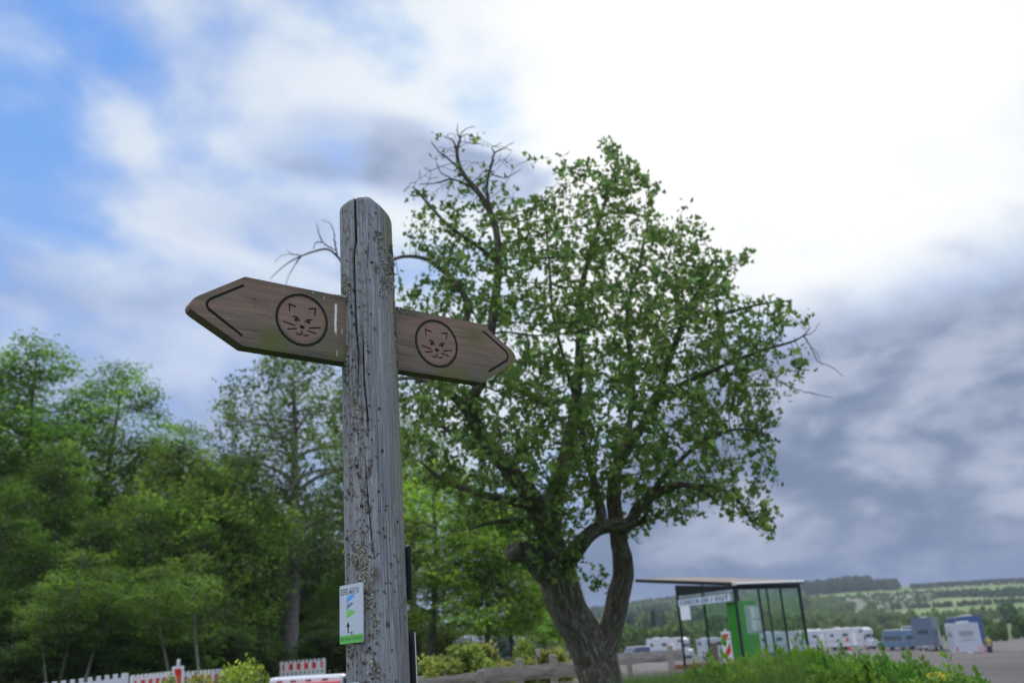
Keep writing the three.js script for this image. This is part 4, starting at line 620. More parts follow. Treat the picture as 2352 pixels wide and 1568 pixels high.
// ---- small plates nailed to the post
{
  const nail = (n, x, y, m, parent) => { const g = new THREE.SphereGeometry(0.0032, 10, 6, 0, 6.283, 0, 1.4); g.rotateX(Math.PI / 2); g.translate(x, y, 0.0016); part(n, g, m, parent); };
  const steel = std(0.22, 0.22, 0.22, 0.45, { metalness: 0.8 }), tin = std(0.62, 0.64, 0.66, 0.42, { metalness: 0.55 }), darkTin = std(0.10, 0.11, 0.125, 0.55, { metalness: 0.3 });
  const rounded = (w, h, rad) => { const s = new THREE.Shape(), a = w / 2, b = h / 2; s.moveTo(-a + rad, -b); s.lineTo(a - rad, -b); s.absarc(a - rad, -b + rad, rad, -Math.PI / 2, 0); s.lineTo(a, b - rad); s.absarc(a - rad, b - rad, rad, 0, Math.PI / 2); s.lineTo(-a + rad, b); s.absarc(-a + rad, b - rad, rad, Math.PI / 2, Math.PI); s.lineTo(-a, -b + rad); s.absarc(-a + rad, -b + rad, rad, Math.PI, 1.5 * Math.PI); return s; };
  const place = (o, deg, y, gap, roll) => { const a = deg * DEG, p = V(Math.sin(a) * (postR(y) + gap), 0, Math.cos(a) * (postR(y) + gap)).applyQuaternion(postTurn); o.position.copy(axis(y)).add(p); o.quaternion.copy(postTurn).multiply(new THREE.Quaternion().setFromEuler(new THREE.Euler(0, a, roll, 'YXZ'))); };
  const plate = (name, label, w, h, draw, deg, y, back, roll = 0) => {
    const t = thing(name, label, 'sign'); place(t, deg, y, 0.004, roll);
    const g = new THREE.ExtrudeGeometry(rounded(w, h, 0.004), { depth: 0.0014, bevelEnabled: false }); g.translate(0, 0, -0.0016); part('plate', g, back, t);
    if (draw) { const c = document.createElement('canvas'); c.width = 660; c.height = Math.round(660 * h / w); draw(c.getContext('2d'), c.width, c.height); const m = new THREE.CanvasTexture(c); m.colorSpace = THREE.SRGBColorSpace; const f = new THREE.ShapeGeometry(rounded(w - 0.0006, h - 0.0006, 0.0037), 6), p = f.attributes.position, u = f.attributes.uv; for (let i = 0; i < p.count; i++) u.setXY(i, p.getX(i) / w + 0.5, p.getY(i) / h + 0.5); f.translate(0, 0, 0.0004); part('print', f, std(1, 1, 1, 0.4, { map: m }), t); }
    return t;
  };
  const blob = (g, pts, col) => { g.fillStyle = col; g.beginPath(); g.moveTo(...pts[0]); for (let i = 1; i < pts.length; i += 2) g.quadraticCurveTo(...pts[i], ...pts[i + 1]); g.fill(); };
  const t1 = plate('waymark_plate', 'white waymark plate with green foot and upward arrow on the post', 0.0935, 0.1435, (g, w, h) => {
    g.fillStyle = '#b9c4d6'; g.fillRect(0, 0, w, h); g.fillStyle = '#69b85f'; g.fillRect(0, h * 0.858, w, h * 0.142);
    g.fillStyle = '#10121a'; g.textBaseline = 'alphabetic'; g.save(); g.scale(0.80, 1.35); g.font = 'bold 112px sans-serif'; g.fillText('EIFEL', 36, 128); const k = g.measureText('EIFEL').width; g.font = '112px sans-serif'; g.fillText('VEREIN', 40 + k, 128); g.restore();
    const sh = (l, dy) => l.map(([x, y]) => [x, y + dy]);
    blob(g, sh([[200, 300], [196, 236], [250, 226], [330, 206], [410, 200], [440, 206], [418, 250], [330, 290], [240, 330], [206, 360], [198, 350]], -22), '#55a3ea');
    blob(g, sh([[200, 470], [198, 418], [240, 408], [320, 390], [372, 392], [392, 420], [360, 440], [290, 462], [230, 500], [204, 530], [200, 520]], -74), '#7686a8');
    blob(g, sh([[196, 650], [186, 580], [240, 574], [340, 566], [410, 580], [440, 606], [420, 640], [360, 656], [280, 690], [220, 706], [200, 690]], -122), '#7cc563');
    g.fillStyle = '#08090c'; g.beginPath(); g.moveTo(240, 636); g.lineTo(190, 736); g.lineTo(226, 728); g.lineTo(226, 838); g.lineTo(258, 838); g.lineTo(258, 728); g.lineTo(292, 736); g.fill();
    const y = h * 0.95; g.fillStyle = '#17301a'; g.save(); g.scale(0.86, 1.4); g.font = '62px sans-serif'; g.fillText('Wald-Wasser-Wildnis-Weg', 28, y / 1.4); g.restore();
  }, -50, 1.199, tin, -0.02);
  nail('nail', 0.0, 0.0545, steel, t1); nail('nail', 0.002, -0.0455, steel, t1);
  const t2 = plate('waymark_plate', 'pale blue-white plate cut by the bottom edge, below the waymark plate', 0.094, 0.10, (g, w, h) => { g.fillStyle = '#aebbd0'; g.fillRect(0, 0, w, h); g.fillStyle = '#1b2a3c'; g.beginPath(); g.moveTo(w * 0.48, 26); g.lineTo(w * 0.40, 230); g.lineTo(w * 0.56, 230); g.fill(); g.fillRect(w * 0.46, 200, w * 0.04, 260); }, -61, 0.986, tin);
  nail('nail', 0, 0.036, steel, t2);
  const t3 = plate('side_plate', 'dark metal plate seen nearly edge-on, upper right side of the post', 0.098, 0.140, null, 112, 1.297, darkTin, 0.02); nail('nail', 0, 0.05, steel, t3); nail('nail', 0, -0.05, steel, t3);
  const t4 = plate('side_plate', 'metal plate with a bright edge, low on the right side of the post', 0.098, 0.140, null, 113, 1.075, darkTin); part('edge', bx(0.0016, 0.138, 0.0022, -0.0494, 0, -0.0008), std(0.75, 0.76, 0.78, 0.3, { metalness: 0.6 }), t4); nail('nail', 0, 0.05, steel, t4);
}

// ---------------------------------------------------------------- check-in shelter
const darkMetal = std(0.022, 0.026, 0.032, 0.5, { metalness: 0.4 }), paleMetal = std(0.62, 0.60, 0.56, 0.45, { metalness: 0.5 }), greyMetal = std(0.045, 0.043, 0.044, 0.8);
const glass = phys(0.93, 0.97, 0.96, 0.05, { transmission: 1, thickness: 0, ior: 1.45 });
const printed = (w, h, draw) => { const c = document.createElement('canvas'); c.width = 512; c.height = Math.max(32, Math.round(512 * h / w)); draw(c.getContext('2d'), c.width, c.height); const t = new THREE.CanvasTexture(c); t.colorSpace = THREE.SRGBColorSpace; return std(1, 1, 1, 0.5, { map: t }); };
{
  const P = (px, d) => { const [x, z] = spot(px, d); return V(x, 0, z); };
  const C = P(1700, 23.2), A = P(1566, 25.8), B = P(1850, 24.2), u = A.clone().sub(C), v = B.clone().sub(C), Dp = A.clone().add(v), g = land(C.x, C.z);
  const t = thing('shelter', 'small check-in shelter with a sloping dark flat roof, glass walls and green machine', 'shelter', [C.x, g, C.z]);
  const loc = (p, y) => V(p.x - C.x, y - g, p.z - C.z), Y = (py, p) => heightAt(py, p.x, p.z);
  const on = (a, b, s) => a.clone().lerp(b, s);
  const yC = Y(1346, C), yA = Y(1344, A), yB = Y(1341, B), yD = yA + (yB - yC);
  for (const [p, y] of [[C, yC], [A, yA], [B, yB], [Dp, yD]]) part('post', bar(loc(p, g - 0.1), loc(p, y), 0.07), darkMetal, t);
  for (const [a, b, s, ya, yb] of [[C, B, 0.36, yC, yB], [C, B, 0.70, yC, yB], [A, Dp, 0.42, yA, yD], [B, Dp, 0.5, yB, yD]]) { const p = on(a, b, s); part('mullion', bar(loc(p, g), loc(p, lerp(ya, yb, s)), 0.05), darkMetal, t); }
  const slab = (a, b, a0, a1, b0, b1, thick, out = 0) => { const n = b.clone().sub(a).setY(0).normalize(), m = V(-n.z, 0, n.x); const q = [[a, a0], [b, b0], [b, b1], [a, a1]], pos = []; for (const s of [thick / 2 + out, -thick / 2 + out]) for (const [p, y] of q) { const w = loc(p, y).addScaledVector(m, s); pos.push(w.x, w.y, w.z); } const gg = new THREE.BufferGeometry(); gg.setAttribute('position', new THREE.Float32BufferAttribute(pos, 3)); gg.setIndex([0, 1, 2, 0, 2, 3, 5, 4, 7, 5, 7, 6, 3, 2, 6, 3, 6, 7, 1, 0, 4, 1, 4, 5, 2, 1, 5, 2, 5, 6, 0, 3, 7, 0, 7, 4]); const ni = gg.toNonIndexed(); ni.computeVertexNormals(); return ni; };
  part('fascia_panel', slab(A, C, Y(1369, A), yA, Y(1353, C), yC, 0.05), darkMetal, t);
  part('fascia_panel', slab(C, B, Y(1354, C), yC, Y(1350, B), yB, 0.05), darkMetal, t);
  for (const [a, b, s0, s1] of [[C, B, 0.03, 0.34], [C, B, 0.38, 0.68], [C, B, 0.72, 0.98], [A, Dp, 0.03, 0.4], [A, Dp, 0.44, 0.97], [Dp, B, 0.03, 0.48], [Dp, B, 0.52, 0.97], [A, C, 0.42, 0.97]]) part('glass_pane', slab(on(a, b, s0), on(a, b, s1), g + 0.15, g + 2.1, g + 0.15, g + 2.1, 0.008), glass, t);
  // roof slab rising to the left
  { const un = u.clone().normalize(), vn = v.clone().normalize(), l = u.length(); let s = l; for (let k = 0; k < 400; k++) { const p = C.clone().addScaledVector(un, s), q = p.clone().setY(yA + 0.2).project(camera); if ((q.x * 0.5 + 0.5) * 2352 < 1465) break; s += 0.01; }
    const c0 = C.clone().addScaledVector(un, -0.12).addScaledVector(vn, -0.08), p0 = C.clone().addScaledVector(un, s).addScaledVector(vn, -0.08), b0 = B.clone().addScaledVector(un, -0.12).addScaledVector(vn, 0.12), q0 = p0.clone().add(b0).sub(c0);
    const yc = Y(1346, c0), yp = Y(1337, p0), yb = Y(1340, b0), tk = 0.10, pos = []; const ys = [yc, yp, yp + yb - yc, yb]; [c0, p0, q0, b0].forEach((p, i) => { const w = loc(p, ys[i]); pos.push(w.x, w.y, w.z); }); [c0, p0, q0, b0].forEach((p, i) => { const w = loc(p, ys[i] + tk); pos.push(w.x, w.y, w.z); });
    const gg = new THREE.BufferGeometry(); gg.setAttribute('position', new THREE.Float32BufferAttribute(pos, 3)); gg.setIndex([0, 2, 1, 0, 3, 2, 4, 5, 6, 4, 6, 7, 0, 1, 5, 0, 5, 4, 1, 2, 6, 1, 6, 5, 2, 3, 7, 2, 7, 6, 3, 0, 4, 3, 4, 7]); const r = gg.toNonIndexed(); r.computeVertexNormals(); part('roof', r, darkMetal, t);
    const sheet = gg.clone().toNonIndexed(); const m = part('roof_sheet', (() => { const a = []; for (const [p, y] of [[c0, ys[0]], [p0, ys[1]], [q0, ys[2]], [b0, ys[3]]]) a.push(loc(p, y + tk + 0.004)); const f = new THREE.BufferGeometry(); f.setAttribute('position', new THREE.Float32BufferAttribute([a[0], a[1], a[2], a[0], a[2], a[3]].flatMap((w) => [w.x, w.y, w.z]), 3)); f.computeVertexNormals(); return f; })(), greyMetal, t); m.material.side = THREE.DoubleSide;
    part('edge_trim', bar(loc(c0, yc + 0.075).addScaledVector(un, -0.012), loc(b0, yb + 0.075).addScaledVector(un, -0.012), 0.055, 0.02), paleMetal, t);
    part('floodlight', bx(0.12, 0.10, 0.06, loc(c0, 0).x, yc - g + 0.06, loc(c0, 0).z + 0.05, 0.015), paleMetal, t);
  }
  // name board and notices
  const face = (a, b, s0, s1, y0l, y1l, y0r, y1r, mat, name, out) => { const p = on(a, b, s0), q = on(a, b, s1); const gg = slab(p, q, y0l, y1l, y0r, y1r, 0.02, out); const uv = []; const w = p.distanceTo(q), c = gg.attributes.position; const e = q.clone().sub(p).normalize(), o = loc(p, y0l); for (let i = 0; i < c.count; i++) { const d = V(c.getX(i), c.getY(i), c.getZ(i)).sub(o); uv.push(d.dot(e) / w, d.y / (y1l - y0l)); } gg.setAttribute('uv', new THREE.Float32BufferAttribute(uv, 2)); part(name, gg, mat, t); };
  const p0 = on(A, C, 0.04), p1 = on(A, C, 0.95), y0 = Y(1390.5, p0), y1 = Y(1375, p0), y2 = Y(1382, p1), y3 = Y(1366, p1);
  face(A, C, 0.04, 0.95, (y0 + y2) / 2, (y1 + y3) / 2, (y0 + y2) / 2, (y1 + y3) / 2, printed(2.4, 0.21, (c, w, h) => { c.fillStyle = '#bccadf'; c.fillRect(0, 0, w, h); c.fillStyle = '#16224a'; c.font = 'bold ' + Math.round(h * 0.86) + 'px sans-serif'; const s = 'CHECK-IN / OUT', k = c.measureText(s).width; c.save(); c.translate(w * 0.035, h * 0.81); c.scale(w * 0.93 / k, 1); c.fillText(s, 0, 0); c.restore(); }), 'name_board', 0.05);
  const n0 = on(A, C, 0.05); face(A, C, 0.06, 0.235, Y(1424, n0), Y(1391.5, n0), Y(1424, n0), Y(1391.5, n0), std(0.72, 0.80, 0.86, 0.5), 'notice', 0.05);
  // green check-in machine standing in the near corner
  const green = std(0.055, 0.30, 0.035, 0.5), un = u.clone().normalize(), vn = v.clone().normalize();
  const mc = C.clone().addScaledVector(un, 0.09).addScaledVector(vn, 0.09), top = Y(1381, C), mq = [mc, mc.clone().addScaledVector(un, 0.46), mc.clone().addScaledVector(un, 0.46).addScaledVector(vn, 0.62), mc.clone().addScaledVector(vn, 0.62)];
  const mb = new THREE.Shape(mq.map((p) => new THREE.Vector2(p.x - C.x, -(p.z - C.z)))); const mg = new THREE.ExtrudeGeometry(mb, { depth: top - g, bevelEnabled: true, bevelSize: 0.012, bevelThickness: 0.012, bevelSegments: 2 }); mg.rotateX(-Math.PI / 2); part('check_in_machine', mg, green, t);
  const cb = on(C, B, 0.14), ce = on(C, B, 0.40); part('notice_case', slab(cb, ce, Y(1455, cb), Y(1389, cb), Y(1455, cb), Y(1389, cb), 0.06, -0.10), std(0.36, 0.42, 0.42, 0.3), t); for (let i = 0; i < 4; i++) { const a = on(cb, ce, 0.30 + 0.34 * (i % 2)), b = on(cb, ce, 0.58 + 0.34 * (i % 2)), ya = lerp(Y(1455, cb), Y(1389, cb), i < 2 ? 0.52 : 0.1), yb = lerp(Y(1455, cb), Y(1389, cb), i < 2 ? 0.93 : 0.46); part('leaflet', slab(a, b, ya, yb, ya, yb, 0.006, -0.065), std(0.62, 0.68, 0.66, 0.6), t); }
}
// ---------------------------------------------------------------- red and white road works furniture
const roadWhite = std(0.60, 0.62, 0.66, 0.45), roadRed = std(0.52, 0.018, 0.022, 0.4), rubber = std(0.03, 0.03, 0.032, 0.9);
function beacon(px, d, top, w, label, kind) {
  const [x, z] = spot(px, d), y = land(x, z), h = heightAt(top, x, z) - y, t = thing('warning_beacon', label, 'beacon', [x, y, z], Math.atan2(-x, -z) + Math.PI);
  t.rotation.y = Math.atan2(-x, -z); const ph = Math.min(h - 0.05, 1.0);
  part('panel', bx(w, ph, 0.03, 0, h - ph / 2 , 0, 0.012), roadWhite, t);
  if (kind) { const s = new THREE.Shape([[-0.33, 0.44], [0.30, 0.44], [0.36, 0.0], [0.12, -0.02]].map(([a, b]) => new THREE.Vector2(a * w, h - ph * (0.5 - b)))); const g = new THREE.ExtrudeGeometry(s, { depth: 0.003, bevelEnabled: false }); g.translate(0, 0, 0.0145); part('red_wedge', g, roadRed, t); part('lamp_holder', cyl(0.035, 0.035, 0.16, 12, 0, h + 0.08, 0), roadWhite, t); }
  else for (let i = 0; i < 3; i++) { const b = h - 0.06 - i * 0.36, pts = i === 0 ? [[-0.38, b], [0.38, b], [-0.2, b - 0.22]] : [[-0.36, b - 0.13], [0.36, b + 0.12], [0.36, b - 0.07], [-0.36, b - 0.32]]; const g = new THREE.ExtrudeGeometry(new THREE.Shape(pts.map(([a, c]) => new THREE.Vector2(a * w, c))), { depth: 0.003, bevelEnabled: false }); g.translate(0, 0, 0.0145); part('red_stripe', g, roadRed, t); }
  if (!kind) part('knob', cyl(0.025, 0.03, 0.06, 10, 0, h + 0.03, 0), roadWhite, t);
  part('foot', bx(w * 2.2, 0.12, 0.4, 0, 0.06, 0, 0.02), rubber, t); part('stem', bx(0.06, Math.max(0.05, h - ph), 0.04, 0, (h - ph) / 2, 0), roadWhite, t);
  return t;
}
beacon(1667, 22.4, 1450, 0.235, 'white beacon with slanted red stripes standing before the shelter', false);
beacon(409, 19.8, 1530, 0.26, 'white beacon with a red wedge rising above the picket barriers', true);
function barrierFence(pa, da, pb, db, topA, topB, label, n, stripes) {
  const [xa, za] = spot(pa, da), [xb, zb] = spot(pb, db), ya = land(xa, za), w = Math.hypot(xb - xa, zb - za), h = (heightAt(topA, xa, za) + heightAt(topB, xb, zb)) / 2 - ya;
  const t = thing('barrier_fence', label, 'barrier', [xa, ya, za], -Math.atan2(zb - za, xb - xa), 'white plastic picket barriers');
  t.rotation.z = Math.atan2(heightAt(topB, xb, zb) - heightAt(topA, xa, za), w) * 0.9;
  for (let i = 0; i < n; i++) part('picket', bx(w / n * 0.5, h - 0.1, 0.035, w * (i + 0.5) / n, 0.1 + (h - 0.1) / 2, 0, 0.008), roadWhite, t);
  part('top_rail', bx(w, 0.30, 0.028, w / 2, h - 0.24, 0, 0.008), roadWhite, t); part('bottom_rail', bx(w, 0.09, 0.028, w / 2, 0.2, 0, 0.008), roadWhite, t); for (const s of [0.02, w - 0.02]) part('end_post', bx(0.06, h - 0.02, 0.05, s, h / 2, 0, 0.01), roadWhite, t);
  if (stripes) { part('lower_panel', bx(w, 0.30, 0.026, w / 2, h - 0.52, 0, 0.006), roadWhite, t); for (let i = 0; i < 10; i++) part('slot', bx(w * 0.035, 0.10, 0.006, w * (0.07 + 0.096 * i), h - 0.50, 0.0145), rubber, t); }
  if (stripes) for (let i = 0; i < 6; i++) part('red_stripe', bx(i % 5 ? w * 0.085 : w * 0.045, 0.26, 0.006, w * (0.075 + 0.17 * i), h - 0.245, 0.018), roadRed, t);
  for (const s of [0.15, w - 0.15]) part('foot', bx(0.12, 0.1, 0.7, s, 0.05, 0, 0.02), rubber, t);
  return t;
}
barrierFence(80, 17.4, 299, 18.8, 1580, 1550, 'nearest picket barrier, at the left, with widely spaced pickets', 11, false);
barrierFence(303, 19.0, 398, 22.4, 1552, 1542, 'picket barrier just left of the red wedge beacon', 11, true);
barrierFence(418, 22.8, 520, 25.5, 1542, 1535, 'picket barrier between the beacon and the yellow-green bush', 11, true);
barrierFence(645, 37, 748, 36.4, 1521, 1512, 'barrier with red stripes at the foot of the grey trunk', 11, true);
{ // low white block at the bottom edge
  const [x, z] = spot(712, 13.6), y = land(x, z), h = heightAt(1551, x, z) - y, t = thing('barrier_block', 'low white barrier block with dark red patches and pink-red rail at the bottom edge', 'barrier', [x, y, z], 0.05);
  part('body', bx(1.16, h, 0.42, -0.02, h / 2, 0, 0.06), roadWhite, t); for (const q of [-0.42, -0.21, 0.02, 0.27]) part('reflector', bx(0.085, 0.028, 0.05, q, h - 0.062, 0.195, 0.008), std(0.20, 0.012, 0.02, 0.3), t);
  part('rail', bx(1.10, 0.06, 0.05, -0.04, h - 0.122, 0.235, 0.015), std(0.80, 0.13, 0.17, 0.4), t); part('end_cap', bx(0.16, h * 0.97, 0.40, 0.62, h * 0.485, 0, 0.05), std(0.03, 0.045, 0.06, 0.2), t); part('cap_trim', bx(0.02, h * 0.98, 0.42, 0.705, h * 0.49, 0, 0.008), paleMetal, t);
}
for (const [px, d, top, lean, label] of [[2240, 40, 1484, 0.12, 'red and white marker post leaning beside the gravel track'], [1945, 66, 1464, 0.05, 'red and white marker post in front of the two white motorhomes']]) {
  const [x, z] = spot(px, d), y = land(x, z), h = heightAt(top, x, z) - y, t = thing('marker_post', label, 'post', [x, y, z]); t.rotation.z = lean; t.rotation.y = 0;
  for (let i = 0; i < 7; i++) part(i % 2 ? 'white_band' : 'red_band', bx(0.16, h / 7, 0.05, 0, h * (i + 0.5) / 7, 0), i % 2 ? roadWhite : roadRed, t);
}
// ---------------------------------------------------------------- plank fences
const oldWood = new THREE.MeshStandardMaterial({ roughness: 0.92, map: texture(512, 128, (u, v) => { const f = fbm(u * 5, v * 30, 2, 4) * 2, b = fbm(u * 9, v * 3, 6, 3) * 2; return lerp3([0.15, 0.135, 0.118], [0.40, 0.365, 0.325], clamp(0.45 + 0.5 * f + 0.4 * b)); }) });
function plank(a, b, h, thick, parent, seed) { const l = a.distanceTo(b), g = new THREE.BoxGeometry(l, h, thick, 24, 3, 2), p = g.attributes.position; for (let i = 0; i < p.count; i++) { const x = p.getX(i), y = p.getY(i), z = p.getZ(i); p.setXYZ(i, x, y + 0.018 * noise(x * 1.3 + seed, 1, y * 3) + 0.008 * noise(x * 6 + seed, y * 9), z + 0.015 * noise(x * 2, y * 7 + seed) - (Math.abs(y) > h * 0.49 ? Math.sign(z) * 0.012 : 0)); } g.computeVertexNormals(); const m = part('plank', g, oldWood, parent); m.position.copy(a).lerp(b, 0.5).sub(parent.position); const d = b.clone().sub(a).normalize(); m.quaternion.setFromUnitVectors(V(1, 0, 0), d); return m; }
{
  const Q = (px, d, py) => { const [x, z] = spot(px, d); return V(x, heightAt(py, x, z), z); };
  const e0 = Q(905, 11.6, 1561), e1 = Q(1105, 12.0, 1538), e2 = Q(1335, 12.4, 1513);
  const t = thing('plank_fence', 'grey weathered plank fence running behind the left of the old trunk', 'fence', [e0.x, land(e0.x, e0.z), e0.z]);
  const dn = (p, k) => p.clone().add(V(0, -k, 0)), fw = (p, k) => p.clone().add(V(0, 0, k));
  plank(dn(e0, 0.09), dn(e1.clone().lerp(e2, 0.06), 0.09), 0.13, 0.06, t, 1); plank(dn(e1, 0.09), dn(e2, 0.12), 0.20, 0.065, t, 5); plank(fw(dn(e1, 0.33), 0.07), fw(dn(e2, 0.40), 0.07), 0.20, 0.05, t, 9); plank(dn(e0, 0.46), dn(e1, 0.46), 0.18, 0.06, t, 13);
  for (const [px, d, py] of [[1102, 11.75, 1549], [962, 11.9, 1562], [1190, 12.6, 1522], [1268, 12.7, 1514]]) { const p = Q(px, d, py), y = land(p.x, p.z); part('fence_post', bx(0.11, p.y - y + 0.1, 0.10, p.x - t.position.x, (p.y - y) / 2, p.z - t.position.z - 0.04, 0.012), oldWood, t); }
  const f0 = Q(1415, 15.6, 1501), f1 = Q(1561, 17.2, 1491), t2 = thing('plank_fence', 'short plank fence between the old trunk and the shelter', 'fence', [f0.x, land(f0.x, f0.z), f0.z]);
  plank(dn(f0, 0.1), dn(f1, 0.1), 0.20, 0.06, t2, 21); for (const [px, py] of [[1536, 1488], [1440, 1500]]) { const p = Q(px, 16.4, py), y = land(p.x, p.z); part('fence_post', bx(0.10, p.y - y + 0.1, 0.10, p.x - f0.x, (p.y - y) / 2, p.z - f0.z, 0.012), oldWood, t2); }
  const w = Q(1637, 19.5, 1476), t3 = thing('wooden_post', 'brown wooden post standing in the gravel behind the shelter', 'post', [w.x, land(w.x, w.z), w.z]); part('shaft', bx(0.13, w.y - land(w.x, w.z), 0.12, 0, (w.y - land(w.x, w.z)) / 2, 0, 0.02), std(0.12, 0.095, 0.07, 0.9), t3); part('cap', bx(0.14, 0.02, 0.13, 0, w.y - land(w.x, w.z), 0), oldWood, t3);
  const k = Q(1238, 19, 1490), t4 = thing('wooden_post', 'squat wooden post with a dark hole behind the plank fence', 'post', [k.x, land(k.x, k.z), k.z]); const kh = k.y - land(k.x, k.z); part('shaft', bx(0.22, kh, 0.18, 0, kh / 2, 0, 0.02), oldWood, t4); part('hole', bx(0.09, 0.13, 0.01, -0.01, kh - 0.22, 0.091), std(0.008, 0.008, 0.008, 1), t4);
  for (const [pa, da, pb, db, label] of [[2174, 62, 2204, 66, 'pale log lying at the far edge of the gravel track'], [2212, 56, 2268, 66, 'squared timber edging the gravel, nearest the right border'], [1985, 70, 2075, 64, 'long pale log in front of the blue vans']]) { const [xa, za] = spot(pa, da), [xb, zb] = spot(pb, db), a = V(xa, land(xa, za) + 0.2, za), b = V(xb, land(xb, zb) + 0.2, zb), l = thing('timber_log', label, 'log', [a.x, a.y - 0.2, a.z]); part('log', limb([0, 0.5, 1].map((s) => ({ p: a.clone().lerp(b, s).sub(l.position), r: 0.22 })), 10, 0.12, pa), std(0.40, 0.34, 0.27, 0.9), l); for (const e of [a, b]) { const m = part('sawn_end', new THREE.CylinderGeometry(0.2, 0.2, 0.05, 12), std(0.5, 0.42, 0.3, 0.9), l); m.position.copy(e).sub(l.position); m.quaternion.setFromUnitVectors(V(0, 1, 0), b.clone().sub(a).normalize()); } }
}
function heap(px, d, w, h, label, c, seed) { const [x, z] = spot(px, d), t = thing('gravel_heap', label, 'heap', [x, land(x, z) - 0.05, z]), g = new THREE.PlaneGeometry(w, w * 0.8, 40, 30); g.rotateX(-Math.PI / 2); const p = g.attributes.position; for (let i = 0; i < p.count; i++) { const a = p.getX(i) / w * 2, b = p.getZ(i) / w * 2.5, q = Math.max(0, 1 - Math.hypot(a, b) * (1 + 0.3 * noise(a * 2 + seed, b * 2))); p.setY(i, h * Math.pow(q, 0.85) * (1 + 0.25 * noise(a * 3, b * 3, seed)) + 0.05 * noise(a * 14, b * 14, seed)); } g.computeVertexNormals(); const m = part('heap', g, std(...c, 0.98, { map: grainMap }), t); return m; }
heap(1632, 58, 5.6, 1.45, 'grey gravel heap seen through the left side of the shelter', [0.16, 0.16, 0.168], 2); heap(2110, 44, 8, 0.5, 'low dark gravel heap beside the track', [0.11, 0.105, 0.105], 9); heap(1480, 52, 3.2, 0.35, 'small sandy heap under the blue camper van', [0.40, 0.34, 0.27], 5);
{ const [x, z] = spot(1585, 40), t = thing('brick_stack', 'low red-brown stack of bricks left of the gravel heap', 'bricks', [x, land(x, z), z], 0.2), r = rng(3), mats = [std(0.22, 0.085, 0.05, 0.9), std(0.27, 0.11, 0.065, 0.9), std(0.18, 0.07, 0.045, 0.9)], bg = bx(0.29, 0.085, 0.14, 0, 0, 0, 0.006); for (let k = 0; k < 4; k++) for (let i = 0; i < 7; i++) { const m = part('brick', bg, mats[Math.floor(r() * 3)], t); m.position.set(-0.95 + i * 0.31 + (k % 2) * 0.05, 0.045 + k * 0.09, (r() - 0.5) * 0.03); } }
// ---------------------------------------------------------------- parked vehicles
const vGlass = phys(0.05, 0.065, 0.085, 0.1, { clearcoat: 1 }), tyreM = std(0.02, 0.02, 0.02, 0.9), rimM = std(0.45, 0.46, 0.48, 0.35, { metalness: 0.8 });
const profile = (pts, w) => { const s = new THREE.Shape(pts.map((q) => new THREE.Vector2(...q))), g = new THREE.ExtrudeGeometry(s, { depth: w - 0.1, bevelEnabled: true, bevelSize: 0.05, bevelThickness: 0.05, bevelSegments: 2, bevelOffset: -0.05 }); g.translate(0, 0, -(w - 0.1) / 2); return g; };
function wheels(t, xs, w, r) { for (const x of xs) for (const s of [1, -1]) { const g = new THREE.CylinderGeometry(r, r, 0.22, 20); g.rotateX(Math.PI / 2); const m = part('wheel', g, tyreM, t); m.position.set(x, r, s * (w / 2 - 0.14)); const q = new THREE.CylinderGeometry(r * 0.58, r * 0.58, 0.24, 14); q.rotateX(Math.PI / 2); part('rim', q, rimM, m); } }
